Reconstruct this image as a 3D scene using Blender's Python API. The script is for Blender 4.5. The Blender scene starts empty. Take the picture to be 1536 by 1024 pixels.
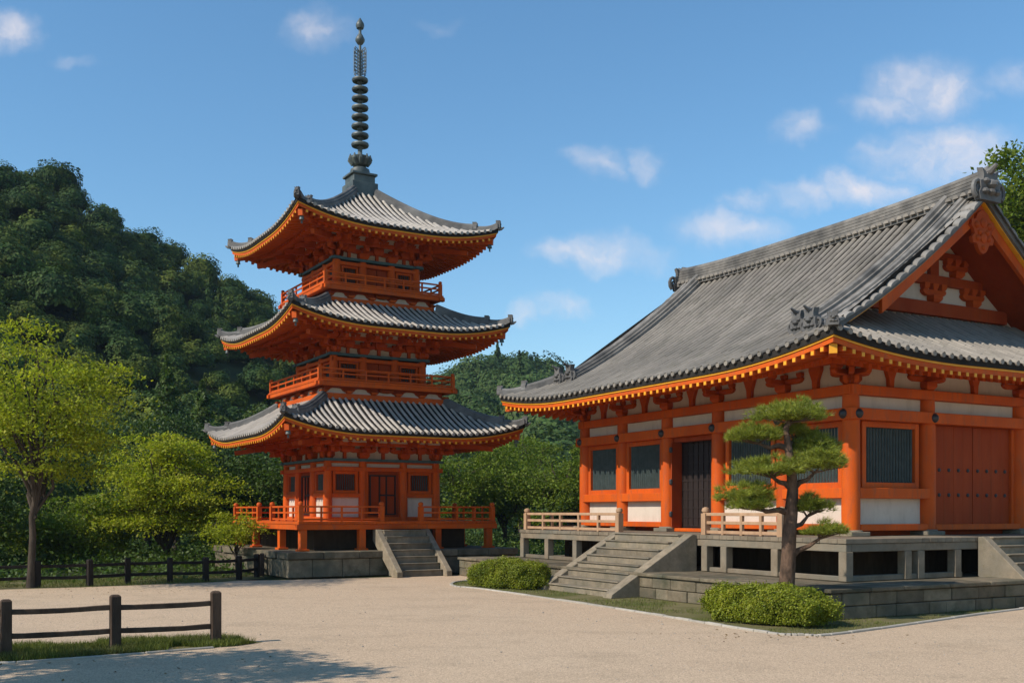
import bpy, bmesh, math, random
import numpy as np
from mathutils import Vector, Matrix, noise

random.seed(7)
RNG = np.random.default_rng(11)
R = math.radians
S = bpy.context.scene
COL = S.collection

# ------------------------------------------------------------------ camera, sky, sun, exposure
EYE = 2.0
F = 1555.0                       # focal length in pixels of a 1536 px wide frame
cam_d = bpy.data.cameras.new('camera')
cam = bpy.data.objects.new('camera', cam_d)
COL.objects.link(cam)
cam.location = (0, 0, EYE)
cam.rotation_euler = (R(90), 0, 0)
cam_d.sensor_width = 36.0
cam_d.lens = 36.0 * F / 1536.0
cam_d.shift_y = 256.0 / 1536.0
cam_d.clip_start = 0.1
cam_d.clip_end = 20000
S.camera = cam

SUN_ELEV = R(40)
SUN_H = Vector((-0.86, -0.51, 0)).normalized()
TO_SUN = (SUN_H * math.cos(SUN_ELEV) + Vector((0, 0, math.sin(SUN_ELEV)))).normalized()
sun_d = bpy.data.lights.new('sun', 'SUN')
sun_d.energy = 5.0
sun_d.angle = R(0.5)
sun_d.color = (1.0, 0.92, 0.82)
sun = bpy.data.objects.new('sun', sun_d)
COL.objects.link(sun)
sun.location = (-30, -20, 40)
sun.rotation_euler = (-TO_SUN).to_track_quat('-Z', 'Y').to_euler()

S.view_settings.view_transform = 'Standard'
S.view_settings.look = 'None'
S.view_settings.exposure = 0.06
S.view_settings.gamma = 1.0

def make_world():
    w = bpy.data.worlds.new('World')
    S.world = w
    w.use_nodes = True
    nt = w.node_tree
    nt.nodes.clear()
    N = nt.nodes.new
    L = nt.links.new
    out = N('ShaderNodeOutputWorld')
    bg = N('ShaderNodeBackground')
    bg.inputs['Strength'].default_value = 0.15
    sky = N('ShaderNodeTexSky')
    sky.sky_type = 'NISHITA'
    sky.sun_disc = False
    sky.sun_elevation = SUN_ELEV
    sky.sun_rotation = math.atan2(SUN_H.x, SUN_H.y)
    sky.altitude = 300
    sky.air_density = 1.35
    sky.dust_density = 0.0
    sky.ozone_density = 6.5
    tc = N('ShaderNodeTexCoord')
    sep = N('ShaderNodeSeparateXYZ')
    L(tc.outputs['Generated'], sep.inputs[0])
    def math_(op, a, b=None, c=None):
        n = N('ShaderNodeMath'); n.operation = op
        for i, v in enumerate((a, b, c)):
            if v is None: continue
            if isinstance(v, (int, float)): n.inputs[i].default_value = v
            else: L(v, n.inputs[i])
        return n.outputs[0]
    yy = math_('MAXIMUM', sep.outputs[1], 0.05)
    u = math_('DIVIDE', sep.outputs[0], yy)
    v = math_('DIVIDE', sep.outputs[2], yy)
    comb = N('ShaderNodeCombineXYZ')
    L(u, comb.inputs[0]); L(v, comb.inputs[1])
    # wispy distortion of the sky coordinates
    nz = N('ShaderNodeTexNoise'); nz.inputs['Scale'].default_value = 16; nz.inputs['Detail'].default_value = 5
    nz.inputs['Roughness'].default_value = 0.6
    L(comb.outputs[0], nz.inputs['Vector'])
    vs = N('ShaderNodeVectorMath'); vs.operation = 'SUBTRACT'; vs.inputs[1].default_value = (0.5, 0.5, 0.5)
    L(nz.outputs['Color'], vs.inputs[0])
    vm = N('ShaderNodeVectorMath'); vm.operation = 'MULTIPLY_ADD'
    vm.inputs[1].default_value = (0.085, 0.05, 0)
    L(vs.outputs[0], vm.inputs[0]); L(comb.outputs[0], vm.inputs[2])
    blobs = [(8, 50, 48, 26, .8), (472, 42, 46, 30, .55), (905, 246, 38, 18, .55), (972, 243, 26, 22, .7),
             (905, 378, 70, 26, .9), (840, 380, 40, 20, .7), (848, 456, 48, 14, .5), (785, 467, 26, 16, .5),
             (1100, 342, 70, 26, .75), (1400, 138, 78, 38, .95), (1340, 158, 60, 24, .7), (1202, 193, 36, 20, .55), (1425, 232, 100, 36, .95),
             (1290, 284, 70, 24, .95), (1205, 292, 50, 18, .7), (1128, 298, 34, 13, .4), (1525, 120, 30, 24, .4),
             (115, 98, 36, 9, .25), (1330, 225, 40, 12, .4), (650, 40, 26, 10, .15), (-300, 200, 120, 40, .8), (1900, 330, 140, 45, .8), (2300, 120, 160, 60, .9)]
    acc = None
    for (px, py, hw, hh, k) in blobs:
        a = N('ShaderNodeVectorMath'); a.operation = 'SUBTRACT'
        a.inputs[1].default_value = ((px - 768) / F, (768 - py) / F, 0)
        L(vm.outputs[0], a.inputs[0])
        b = N('ShaderNodeVectorMath'); b.operation = 'MULTIPLY'
        b.inputs[1].default_value = (F / hw * .72, F / hh * .72, 0)
        L(a.outputs[0], b.inputs[0])
        ln = N('ShaderNodeVectorMath'); ln.operation = 'LENGTH'
        L(b.outputs[0], ln.inputs[0])
        mr = N('ShaderNodeMapRange'); mr.interpolation_type = 'SMOOTHSTEP'
        mr.inputs['From Min'].default_value = 1.15; mr.inputs['From Max'].default_value = 0.0
        mr.inputs['To Min'].default_value = 0; mr.inputs['To Max'].default_value = k
        L(ln.outputs['Value'], mr.inputs['Value'])
        acc = mr.outputs[0] if acc is None else math_('MAXIMUM', acc, mr.outputs[0])
    n2 = N('ShaderNodeTexNoise'); n2.inputs['Scale'].default_value = 34; n2.inputs['Detail'].default_value = 6
    n2.inputs['Roughness'].default_value = 0.55
    L(vm.outputs[0], n2.inputs['Vector'])
    r2 = N('ShaderNodeMapRange'); r2.inputs['From Min'].default_value = .36; r2.inputs['From Max'].default_value = .60
    r2.inputs['To Min'].default_value = .45; r2.inputs['To Max'].default_value = 1.0
    L(n2.outputs[0], r2.inputs['Value'])
    dens = math_('MULTIPLY', math_('MULTIPLY', acc, r2.outputs[0]), .80)
    mix = N('ShaderNodeMix'); mix.data_type = 'RGBA'
    hs = N('ShaderNodeHueSaturation'); hs.inputs['Saturation'].default_value = 1.07; hs.inputs['Hue'].default_value = .493
    L(sky.outputs[0], hs.inputs['Color'])
    L(dens, mix.inputs['Factor']); L(hs.outputs[0], mix.inputs['A'])
    mix.inputs['B'].default_value = (6.0, 5.55, 5.6, 1)
    L(mix.outputs['Result'], bg.inputs['Color'])
    L(bg.outputs[0], out.inputs[0])
make_world()

# ------------------------------------------------------------------ materials
MATS = {}
def mat(name, c1, c2=None, scale=3.0, rough=0.7, bump=0.0, bscale=None, stretch=(1, 1, 1), spec=0.4,
        island=0.0, c3=None, s3=0.5, transl=0.0, detail=5, streak=None):
    """procedural surface: two tones mixed by noise, optional third large-scale tone, per-island value shift, bump"""
    m = bpy.data.materials.new(name)
    m.use_nodes = True
    nt = m.node_tree
    N = nt.nodes.new; L = nt.links.new
    bs = nt.nodes['Principled BSDF']
    tc = N('ShaderNodeTexCoord')
    oi = N('ShaderNodeObjectInfo')
    off = N('ShaderNodeVectorMath'); off.operation = 'MULTIPLY_ADD'
    off.inputs[1].default_value = (37, 53, 29)
    L(oi.outputs['Random'], off.inputs[0]); L(tc.outputs['Object'], off.inputs[2])
    mp = N('ShaderNodeVectorMath'); mp.operation = 'MULTIPLY'; mp.inputs[1].default_value = stretch
    L(off.outputs[0], mp.inputs[0])
    nz = N('ShaderNodeTexNoise'); nz.inputs['Scale'].default_value = scale; nz.inputs['Detail'].default_value = detail
    nz.inputs['Roughness'].default_value = .62
    L(mp.outputs[0], nz.inputs['Vector'])
    rmp = N('ShaderNodeMapRange'); rmp.inputs['From Min'].default_value = .32; rmp.inputs['From Max'].default_value = .68
    L(nz.outputs[0], rmp.inputs['Value'])
    mx = N('ShaderNodeMix'); mx.data_type = 'RGBA'
    mx.inputs['A'].default_value = (*c1, 1); mx.inputs['B'].default_value = (*(c2 or c1), 1)
    L(rmp.outputs[0], mx.inputs['Factor'])
    colr = mx.outputs['Result']
    if c3:
        n3 = N('ShaderNodeTexNoise'); n3.inputs['Scale'].default_value = s3; n3.inputs['Detail'].default_value = 4
        L(off.outputs[0], n3.inputs['Vector'])
        r3 = N('ShaderNodeMapRange'); r3.inputs['From Min'].default_value = .45; r3.inputs['From Max'].default_value = .7
        L(n3.outputs[0], r3.inputs['Value'])
        m3 = N('ShaderNodeMix'); m3.data_type = 'RGBA'; m3.inputs['B'].default_value = (*c3, 1)
        L(r3.outputs[0], m3.inputs['Factor']); L(colr, m3.inputs['A'])
        colr = m3.outputs['Result']
    if streak:                       # weathering runs: (colour, amount, stretch)
        sm = N('ShaderNodeVectorMath'); sm.operation = 'MULTIPLY'; sm.inputs[1].default_value = streak[2]
        L(off.outputs[0], sm.inputs[0])
        ns = N('ShaderNodeTexNoise'); ns.inputs['Scale'].default_value = 1.0; ns.inputs['Detail'].default_value = 8
        ns.inputs['Roughness'].default_value = .72
        L(sm.outputs[0], ns.inputs['Vector'])
        rs = N('ShaderNodeMapRange'); rs.inputs['From Min'].default_value = .50; rs.inputs['From Max'].default_value = .72
        rs.inputs['To Max'].default_value = streak[1]
        L(ns.outputs[0], rs.inputs['Value'])
        m4 = N('ShaderNodeMix'); m4.data_type = 'RGBA'; m4.inputs['B'].default_value = (*streak[0], 1)
        L(rs.outputs[0], m4.inputs['Factor']); L(colr, m4.inputs['A'])
        colr = m4.outputs['Result']
    if island:
        ge = N('ShaderNodeNewGeometry')
        ri = N('ShaderNodeMapRange'); ri.inputs['To Min'].default_value = 1 - island; ri.inputs['To Max'].default_value = 1 + island
        L(ge.outputs['Random Per Island'], ri.inputs['Value'])
        hv = N('ShaderNodeHueSaturation')
        L(colr, hv.inputs['Color']); L(ri.outputs[0], hv.inputs['Value'])
        if transl:
            rh = N('ShaderNodeMapRange'); rh.inputs['To Min'].default_value = .485; rh.inputs['To Max'].default_value = .52
            mm = N('ShaderNodeMath'); mm.operation = 'FRACT'
            m7 = N('ShaderNodeMath'); m7.operation = 'MULTIPLY'; m7.inputs[1].default_value = 7.31
            L(ge.outputs['Random Per Island'], m7.inputs[0]); L(m7.outputs[0], mm.inputs[0]); L(mm.outputs[0], rh.inputs['Value'])
            L(rh.outputs[0], hv.inputs['Hue'])
        colr = hv.outputs['Color']
    L(colr, bs.inputs['Base Color'])
    rr = N('ShaderNodeMapRange'); rr.inputs['To Min'].default_value = max(.05, rough - .1); rr.inputs['To Max'].default_value = min(1, rough + .12)
    L(nz.outputs[0], rr.inputs['Value']); L(rr.outputs[0], bs.inputs['Roughness'])
    bs.inputs['Specular IOR Level'].default_value = spec
    if bump:
        nb = N('ShaderNodeTexNoise'); nb.inputs['Scale'].default_value = bscale or scale * 4; nb.inputs['Detail'].default_value = 6
        nb.inputs['Roughness'].default_value = .65
        L(mp.outputs[0], nb.inputs['Vector'])
        b = N('ShaderNodeBump'); b.inputs['Strength'].default_value = bump; b.inputs['Distance'].default_value = 0.03
        L(nb.outputs[0], b.inputs['Height']); L(b.outputs[0], bs.inputs['Normal'])
    if transl:
        tr = N('ShaderNodeBsdfTranslucent')
        tl = N('ShaderNodeMix'); tl.data_type = 'RGBA'; tl.blend_type = 'MULTIPLY'; tl.inputs['Factor'].default_value = 1
        tl.inputs['B'].default_value = (1.25, 1.35, .55, 1)
        L(colr, tl.inputs['A']); L(tl.outputs['Result'], tr.inputs['Color'])
        ms = N('ShaderNodeMixShader'); ms.inputs[0].default_value = transl
        out = nt.nodes['Material Output']
        L(bs.outputs[0], ms.inputs[1]); L(tr.outputs[0], ms.inputs[2]); L(ms.outputs[0], out.inputs['Surface'])
    MATS[name] = m
    return m

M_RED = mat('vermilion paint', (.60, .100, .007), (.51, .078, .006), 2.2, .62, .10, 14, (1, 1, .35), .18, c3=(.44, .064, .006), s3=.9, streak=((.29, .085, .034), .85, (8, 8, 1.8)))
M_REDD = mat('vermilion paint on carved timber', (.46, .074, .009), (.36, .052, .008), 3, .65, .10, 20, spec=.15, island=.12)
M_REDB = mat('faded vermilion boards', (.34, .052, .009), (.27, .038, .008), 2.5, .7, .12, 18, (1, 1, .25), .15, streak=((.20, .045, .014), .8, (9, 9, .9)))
M_YEL = mat('ochre paint', (.78, .36, .02), (.66, .28, .015), 4, .5, spec=.3)
M_WHITE = mat('white lime plaster', (.60, .515, .415), (.55, .46, .365), 1.8, .9, .06, 30, spec=.08, c3=(.56, .475, .38), s3=.6, streak=((.36, .29, .215), .55, (3.5, 3.5, .9)))
M_TILE = mat('grey roof tile', (.285, .250, .205), (.23, .202, .166), 1.5, .65, .0, 40, spec=.2, island=.13, c3=(.185, .165, .138), s3=.5, streak=((.13, .12, .085), .55, (1.6, 1.6, 1.6)))
M_TILEP = mat('sun brightened pagoda roof tile', (.40, .355, .295), (.33, .292, .242), 1.5, .55, .0, 40, spec=.3, island=.12, c3=(.33, .30, .27), s3=.5)  # paler than the hall tile: grazing sunlight is put into the colour
M_RIDGE = mat('weathered ridge tile', (.28, .255, .22), (.17, .155, .135), 4, .6, .15, 30, spec=.25, island=.2, c3=(.085, .08, .072), s3=1.3)
M_TILED = mat('dark roof tile', (.120, .112, .102), (.065, .062, .058), 4, .6, .10, 40, spec=.3, c3=(.18, .17, .155), s3=1.2)
M_PAN = mat('shade dark pan tile', (.036, .031, .026), (.020, .018, .015), 4, .85, .10, 40, spec=.1)  # near-black: shade between the cover tiles is put into this colour
M_TEAL = mat('blue green painted band', (.06, .125, .135), (.04, .09, .11), 5, .6)
M_BAR = mat('blue green window bars', (.075, .100, .092), (.045, .065, .06), 6, .6, spec=.3)
M_DARK = mat('black unlit room panel', (.012, .011, .010), (.02, .018, .016), 4, .9, spec=.1)  # black colour stands in for the unlit room behind the window bars
M_BROWN = mat('dark brown door wood', (.022, .012, .008), (.014, .008, .006), 6, .6, .15, 30, (1, 1, .2))  # brown wood, darkened so the open doorway's shade is in its colour
M_UNDER = mat('old brown boards', (.060, .040, .024), (.036, .024, .015), 5, .85, .2, 25, (1, 1, .3), .1, island=.25)
M_IRON = mat('black iron', (.02, .021, .022), (.03, .03, .032), 8, .45, spec=.5)
M_BRONZE = mat('weathered bronze', (.075, .092, .085), (.045, .055, .052), 5, .5, .2, 20, spec=.5, c3=(.12, .135, .115), s3=2)
M_STONE = mat('grey granite', (.26, .21, .145), (.17, .136, .092), 5, .85, .45, 35, spec=.2, island=.2, streak=((.10, .09, .05), .7, (3, 3, 2)), c3=(.14, .125, .095), s3=1.1)
M_STONED = mat('old dark masonry', (.215, .172, .113), (.128, .10, .065), 4, .9, .7, 22, spec=.15, island=.28, streak=((.055, .055, .028), .75, (2.5, 2.5, 3)), c3=(.095, .09, .062), s3=1.4)
M_DECK = mat('weathered grey timber', (.235, .185, .127), (.15, .117, .078), 3, .8, .3, 25, (1, 1, 1), .2, island=.16, streak=((.13, .105, .07), .7, (4, 4, 3)), c3=(.16, .145, .11), s3=.8)
M_RAILW = mat('sun bleached timber', (.42, .265, .155), (.31, .185, .105), 4, .75, .25, 25, (1, 1, .4), .2, island=.1)
M_FENCE = mat('dark stained timber', (.022, .015, .011), (.012, .009, .007), 5, .8, .5, 22, (1, 1, .3), .2, island=.15)
M_FENCE2 = mat('weathered brown timber', (.085, .055, .036), (.042, .027, .018), 6, .8, .6, 24, (1, 1, .25), .2, island=.12)
M_BARK = mat('tree bark', (.085, .065, .048), (.045, .034, .026), 7, .9, .9, 16, (1, 1, .35), .1)
M_BARKP = mat('pine bark', (.17, .105, .070), (.06, .040, .028), 9, .9, 1.0, 14, (1, 1, .5), .1)
M_LEAFY = mat('yellow green leaves', (.32, .33, .026), (.19, .225, .015), 1.4, .6, spec=.2, island=.35, transl=.45)
M_LEAFM = mat('mid green leaves', (.080, .120, .016), (.046, .080, .012), .5, .6, spec=.3, island=.35, transl=.30)
M_LEAFL = mat('light yellow green leaves', (.36, .36, .028), (.24, .27, .017), 1.2, .6, spec=.2, island=.35, transl=.45)
M_LEAFB = mat('bright green leaves', (.160, .200, .020), (.095, .135, .014), .5, .6, spec=.2, island=.35, transl=.35)
M_LEAFD = mat('dark green leaves', (.048, .084, .016), (.026, .054, .013), .3, .6, spec=.3, island=.35, transl=.22)
M_LEAFH = mat('hillside leaves', (.044, .080, .018), (.019, .046, .014), .2, .7, spec=.12, island=.4, transl=.15, c3=(.130, .155, .022), s3=.2)  # third tone varies the trees and paints sunlit patches into the leaf colour
M_LEAFR = mat('far hillside leaves', (.062, .098, .020), (.034, .066, .016), .03, .7, spec=.2, island=.35, transl=.15, c3=(.065, .105, .025), s3=.05)
M_HEDGE = mat('clipped hedge leaves', (.26, .275, .018), (.13, .16, .012), 2.5, .55, spec=.3, island=.35, transl=.3)
M_TWIG = mat('shaded hedge twigs', (.030, .036, .010), (.018, .022, .008), 4, .9, spec=.1)  # dark core colour paints in the shade inside the hedge
M_PINE = mat('pine needles', (.27, .285, .036), (.16, .19, .02), 2.0, .5, spec=.3, island=.35, transl=.2)
M_GRASS = mat('short grass', (.13, .145, .026), (.085, .105, .018), .8, .7, spec=.2, island=.4, transl=.2, c3=(.13, .12, .045), s3=.8)
M_BED = mat('mossy soil', (.185, .155, .075), (.115, .105, .040), 2.5, .95, .5, 30, spec=.1, c3=(.085, .095, .025), s3=.7)
M_KERB = mat('pale edging stone', (.40, .36, .30), (.30, .27, .22), 4, .9, .3, 30, spec=.15, island=.15)
M_DRY = mat('dry fallen leaf', (.20, .13, .04), (.12, .07, .025), 6, .8, spec=.1, island=.4)
M_SOIL = mat('forest floor', (.035, .045, .014), (.022, .030, .010), .4, .95, .5, 3, spec=.1)

def gravel_material():
    m = mat('raked gravel', streak=((.33, .25, .165), .55, (.55, .8, 1)), c1=(.55, .405, .27), c2=(.45, .327, .215), scale=26, rough=.95, bump=.0, spec=.1, c3=(.51, .38, .255), s3=.22, detail=8)
    nt = m.node_tree; N = nt.nodes.new; L = nt.links.new
    bs = nt.nodes['Principled BSDF']
    tc = N('ShaderNodeTexCoord')
    vo = N('ShaderNodeTexVoronoi'); vo.inputs['Scale'].default_value = 62
    L(tc.outputs['Object'], vo.inputs['Vector'])
    old = bs.inputs['Base Color'].links[0].from_socket
    hv = N('ShaderNodeHueSaturation')
    mr = N('ShaderNodeMapRange'); mr.inputs['To Min'].default_value = .74; mr.inputs['To Max'].default_value = 1.22
    sp = N('ShaderNodeSeparateColor')
    L(vo.outputs['Color'], sp.inputs[0]); L(sp.outputs[0], mr.inputs['Value']); L(mr.outputs[0], hv.inputs['Value'])
    L(old, hv.inputs['Color']); L(hv.outputs[0], bs.inputs['Base Color'])
    n1 = N('ShaderNodeTexNoise'); n1.inputs['Scale'].default_value = 3.2; n1.inputs['Detail'].default_value = 7
    L(tc.outputs['Object'], n1.inputs['Vector'])
    ad = N('ShaderNodeMath'); ad.operation = 'MULTIPLY_ADD'; ad.inputs[1].default_value = -.5
    L(vo.outputs['Distance'], ad.inputs[0]); L(n1.outputs[0], ad.inputs[2])
    b = N('ShaderNodeBump'); b.inputs['Strength'].default_value = .45; b.inputs['Distance'].default_value = .03
    L(ad.outputs[0], b.inputs['Height']); L(b.outputs[0], bs.inputs['Normal'])
    return m
M_GRAVEL = gravel_material()

# ------------------------------------------------------------------ mesh helpers
def tag(o, label=None, cat=None, group=None, kind=None):
    if label: o['label'] = label
    if cat: o['category'] = cat
    if group: o['group'] = group
    if kind: o['kind'] = kind
    return o

def empty(name, loc, rz=0.0, label=None, cat=None, group=None):
    o = bpy.data.objects.new(name, None)
    o.empty_display_size = .3
    COL.objects.link(o)
    o.location = loc
    o.rotation_euler = (0, 0, rz)
    return tag(o, label, cat, group)

def link_mesh(name, me, material, parent=None):
    me.materials.append(material)
    o = bpy.data.objects.new(name, me)
    COL.objects.link(o)
    if parent: o.parent = parent
    return o

def inst(o, parent, loc=None, rz=None):
    c = o.copy()
    COL.objects.link(c)
    c.parent = parent
    if loc is not None: c.location = loc
    if rz is not None: c.rotation_euler = (0, 0, rz)
    return c

class MB:
    """collects shapes; build() links them as ONE mesh object"""
    def __init__(s, frame=None):
        s.v = []; s.f = []; s.frame = None
        if frame: s.use(*frame)
    def use(s, ox, oy, nx, ny):
        """frame: u runs along a wall, o outwards from the centre (ox, oy) along the normal (nx, ny)"""
        s.frame = (ox, oy, nx, ny)
        return s
    def add(s, vs, fs):
        b = len(s.v)
        if s.frame:
            ox, oy, nx, ny = s.frame
            for (u, o, z) in vs:
                s.v.append((ox + -ny * u + nx * o, oy + nx * u + ny * o, z))
            for f in fs: s.f.append([b + i for i in reversed(f)])
        else:
            s.v.extend([tuple(p) for p in vs])
            for f in fs: s.f.append([b + i for i in f])
    def bb(s, x0, x1, y0, y1, z0, z1):
        s.add([(x0, y0, z0), (x1, y0, z0), (x1, y1, z0), (x0, y1, z0), (x0, y0, z1), (x1, y0, z1), (x1, y1, z1), (x0, y1, z1)],
              [(3, 2, 1, 0), (4, 5, 6, 7), (0, 1, 5, 4), (1, 2, 6, 5), (2, 3, 7, 6), (3, 0, 4, 7)])
    def box(s, c, d, rz=0.0):
        cx, cy, cz = c; a, b, h = d[0] / 2, d[1] / 2, d[2] / 2
        co, si = math.cos(rz), math.sin(rz)
        vs = []
        for z in (-h, h):
            for (x, y) in ((-a, -b), (a, -b), (a, b), (-a, b)):
                vs.append((cx + x * co - y * si, cy + x * si + y * co, cz + z))
        s.add(vs, [(3, 2, 1, 0), (4, 5, 6, 7), (0, 1, 5, 4), (1, 2, 6, 5), (2, 3, 7, 6), (3, 0, 4, 7)])
    def beam(s, p, q, w, h, up=(0, 0, 1)):
        p = Vector(p); q = Vector(q); d = (q - p).normalized()
        u = Vector(up); sd = d.cross(u)
        if sd.length < 1e-6: sd = Vector((1, 0, 0))
        sd.normalize(); u = sd.cross(d).normalized()
        vs = []
        for e in (p, q):
            for (a, b) in ((-1, -1), (1, -1), (1, 1), (-1, 1)):
                vs.append(tuple(e + sd * (a * w / 2) + u * (b * h / 2)))
        s.add(vs, [(3, 2, 1, 0), (4, 5, 6, 7), (0, 1, 5, 4), (1, 2, 6, 5), (2, 3, 7, 6), (3, 0, 4, 7)])
    def tube(s, pts, rad, n=8, caps=True):
        pts = [Vector(p) for p in pts]
        if not hasattr(rad, '__len__'): rad = [rad] * len(pts)
        vs = []; fs = []
        ref = Vector((.31, .95, .1))
        for i, p in enumerate(pts):
            t = (pts[min(i + 1, len(pts) - 1)] - pts[max(i - 1, 0)]).normalized()
            a = t.cross(ref)
            if a.length < .05: a = t.cross(Vector((1, 0, 0)))
            a.normalize(); b = t.cross(a)
            for k in range(n):
                an = 2 * math.pi * k / n
                vs.append(tuple(p + a * (math.cos(an) * rad[i]) + b * (math.sin(an) * rad[i])))
        for i in range(len(pts) - 1):
            for k in range(n):
                fs.append((i * n + k, i * n + (k + 1) % n, (i + 1) * n + (k + 1) % n, (i + 1) * n + k))
        if caps:
            fs.append(tuple(reversed(range(n)))); fs.append(tuple((len(pts) - 1) * n + k for k in range(n)))
        s.add(vs, fs)
    def lathe(s, c, prof, n=16):
        vs = []; fs = []
        for (r, z) in prof:
            for k in range(n):
                a = 2 * math.pi * k / n
                vs.append((c[0] + r * math.cos(a), c[1] + r * math.sin(a), c[2] + z))
        for i in range(len(prof) - 1):
            for k in range(n):
                fs.append((i * n + k, i * n + (k + 1) % n, (i + 1) * n + (k + 1) % n, (i + 1) * n + k))
        fs.append(tuple(reversed(range(n)))); fs.append(tuple((len(prof) - 1) * n + k for k in range(n)))
        s.add(vs, fs)
    def prism(s, poly, o0, o1, plane='uz'):
        """polygon extruded: 'uz' polygon in (x,z) between y=o0 and y=o1; 'oz' polygon in (y,z) between x=o0,o1; 'uo' in (x,y) between z"""
        n = len(poly); vs = []
        for o in (o0, o1):
            for (a, b) in poly:
                vs.append((a, o, b) if plane == 'uz' else (o, a, b) if plane == 'oz' else (a, b, o))
        fs = [tuple(range(n)), tuple(reversed(range(n, 2 * n)))]
        for i in range(n):
            j = (i + 1) % n
            fs.append((i, n + i, n + j, j))
        s.add(vs, fs)
    def sweep(s, rings, closed=False, caps=True):
        """skin between rings of equal point count (each ring a closed section)"""
        n = len(rings[0]); vs = [p for r in rings for p in r]; fs = []
        m = len(rings)
        for i in range(m if closed else m - 1):
            j = (i + 1) % m
            for k in range(n):
                l = (k + 1) % n
                fs.append((i * n + k, i * n + l, j * n + l, j * n + k))
        if caps and not closed:
            fs.append(tuple(reversed(range(n)))); fs.append(tuple((m - 1) * n + k for k in range(n)))
        s.add(vs, fs)
    def build(s, name, material, parent=None, smooth=False, bevel=0.0, normals=True):
        me = bpy.data.meshes.new(name)
        me.from_pydata(s.v, [], s.f)
        if normals:
            bm = bmesh.new(); bm.from_mesh(me)
            bmesh.ops.recalc_face_normals(bm, faces=bm.faces)
            bm.to_mesh(me); bm.free()
        if smooth:
            me.polygons.foreach_set('use_smooth', [True] * len(me.polygons))
            me.set_sharp_from_angle(angle=R(38))
        me.update()
        o = link_mesh(name, me, material, parent)
        if bevel:
            md = o.modifiers.new('bevel', 'BEVEL')
            md.width = bevel; md.segments = 1; md.limit_method = 'ANGLE'; md.angle_limit = R(50)
        return o

def build_multi(name, pairs, parent=None, smooth=False, bevel=0.0):
    """several collected shapes as ONE mesh object with one material slot each"""
    m = MB(); idx = []
    for k, (b, _) in enumerate(pairs):
        off = len(m.v)
        m.v += b.v; m.f += [[i + off for i in f] for f in b.f]; idx += [k] * len(b.f)
    o = m.build(name, pairs[0][1], parent, smooth, bevel, normals=False)
    for _, mm in pairs[1:]: o.data.materials.append(mm)
    o.data.polygons.foreach_set('material_index', idx)
    return o

def np_mesh(name, V, Fq, material, parent=None):
    V = np.asarray(V, dtype=np.float32); Fq = np.asarray(Fq, dtype=np.int32)
    me = bpy.data.meshes.new(name)
    me.vertices.add(len(V)); me.vertices.foreach_set('co', V.ravel())
    k = Fq.shape[1]
    me.loops.add(Fq.size); me.loops.foreach_set('vertex_index', Fq.ravel())
    me.polygons.add(len(Fq)); me.polygons.foreach_set('loop_start', np.arange(0, Fq.size, k, dtype=np.int32))
    me.update(calc_edges=True)
    return link_mesh(name, me, material, parent)

def unit(a):
    return a / np.maximum(np.linalg.norm(a, axis=1, keepdims=True), 1e-9)

def leaves(C, size, up=0.5, outward=None, aspect=.55):
    """one rhombic leaf per centre"""
    n = len(C)
    nr = RNG.normal(size=(n, 3)); nr = unit(nr)
    nr[:, 2] += up
    if outward is not None: nr += outward
    nr = unit(nr)
    t = unit(np.cross(nr, RNG.normal(size=(n, 3))))
    b = np.cross(nr, t)
    sz = (size * RNG.uniform(.65, 1.3, n))[:, None]
    V = np.empty((n, 4, 3))
    V[:, 0] = C + t * sz * .5; V[:, 1] = C + b * sz * .5 * aspect - nr * sz * .06
    V[:, 2] = C - t * sz * .5; V[:, 3] = C - b * sz * .5 * aspect - nr * sz * .06
    return V.reshape(-1, 3), np.arange(n * 4).reshape(n, 4)

def gpt(px, py, z=0.0):
    """ground point seen at a pixel (only used for taking measurements off the photograph)"""
    d = (EYE - z) * F / (py - 768)
    return ((px - 768) / F * d, d)

# ------------------------------------------------------------------ ground
def sheet(name, poly, z, material, kind='structure'):
    m = MB(); m.add([(x, y, z) for x, y in poly], [tuple(range(len(poly)))])
    o = m.build(name, material, normals=False)
    return tag(o, kind=kind)

def terrain():
    m = MB()
    m.add([(-6000, -3000, -.012), (6000, -3000, -.012), (6000, 9000, -.012), (-6000, 9000, -.012)], [(0, 1, 2, 3)])
    o = m.build('ground', M_SOIL, normals=False); tag(o, kind='structure')
    pts = [(-40, -20), (40, -20), (40, 45), (4, 45), (-.5, 33.5), (-6.9, 30.6), (-8.6, 30.35), (-11.2, 28.75), (-13.2, 27.5), (-18, 25.5), (-40, 22)]
    sheet('gravel_yard', pts, 0.0, M_GRAVEL)
terrain()

HALL_A = math.atan2(.481, .877)
D2 = Vector((.877, .481, 0)); D1 = Vector((-.481, .877, 0))
HALL_O = Vector((7.68, 23.5, 0))
PAG_O = Vector((-5.35, 36.5, 0))

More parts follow.
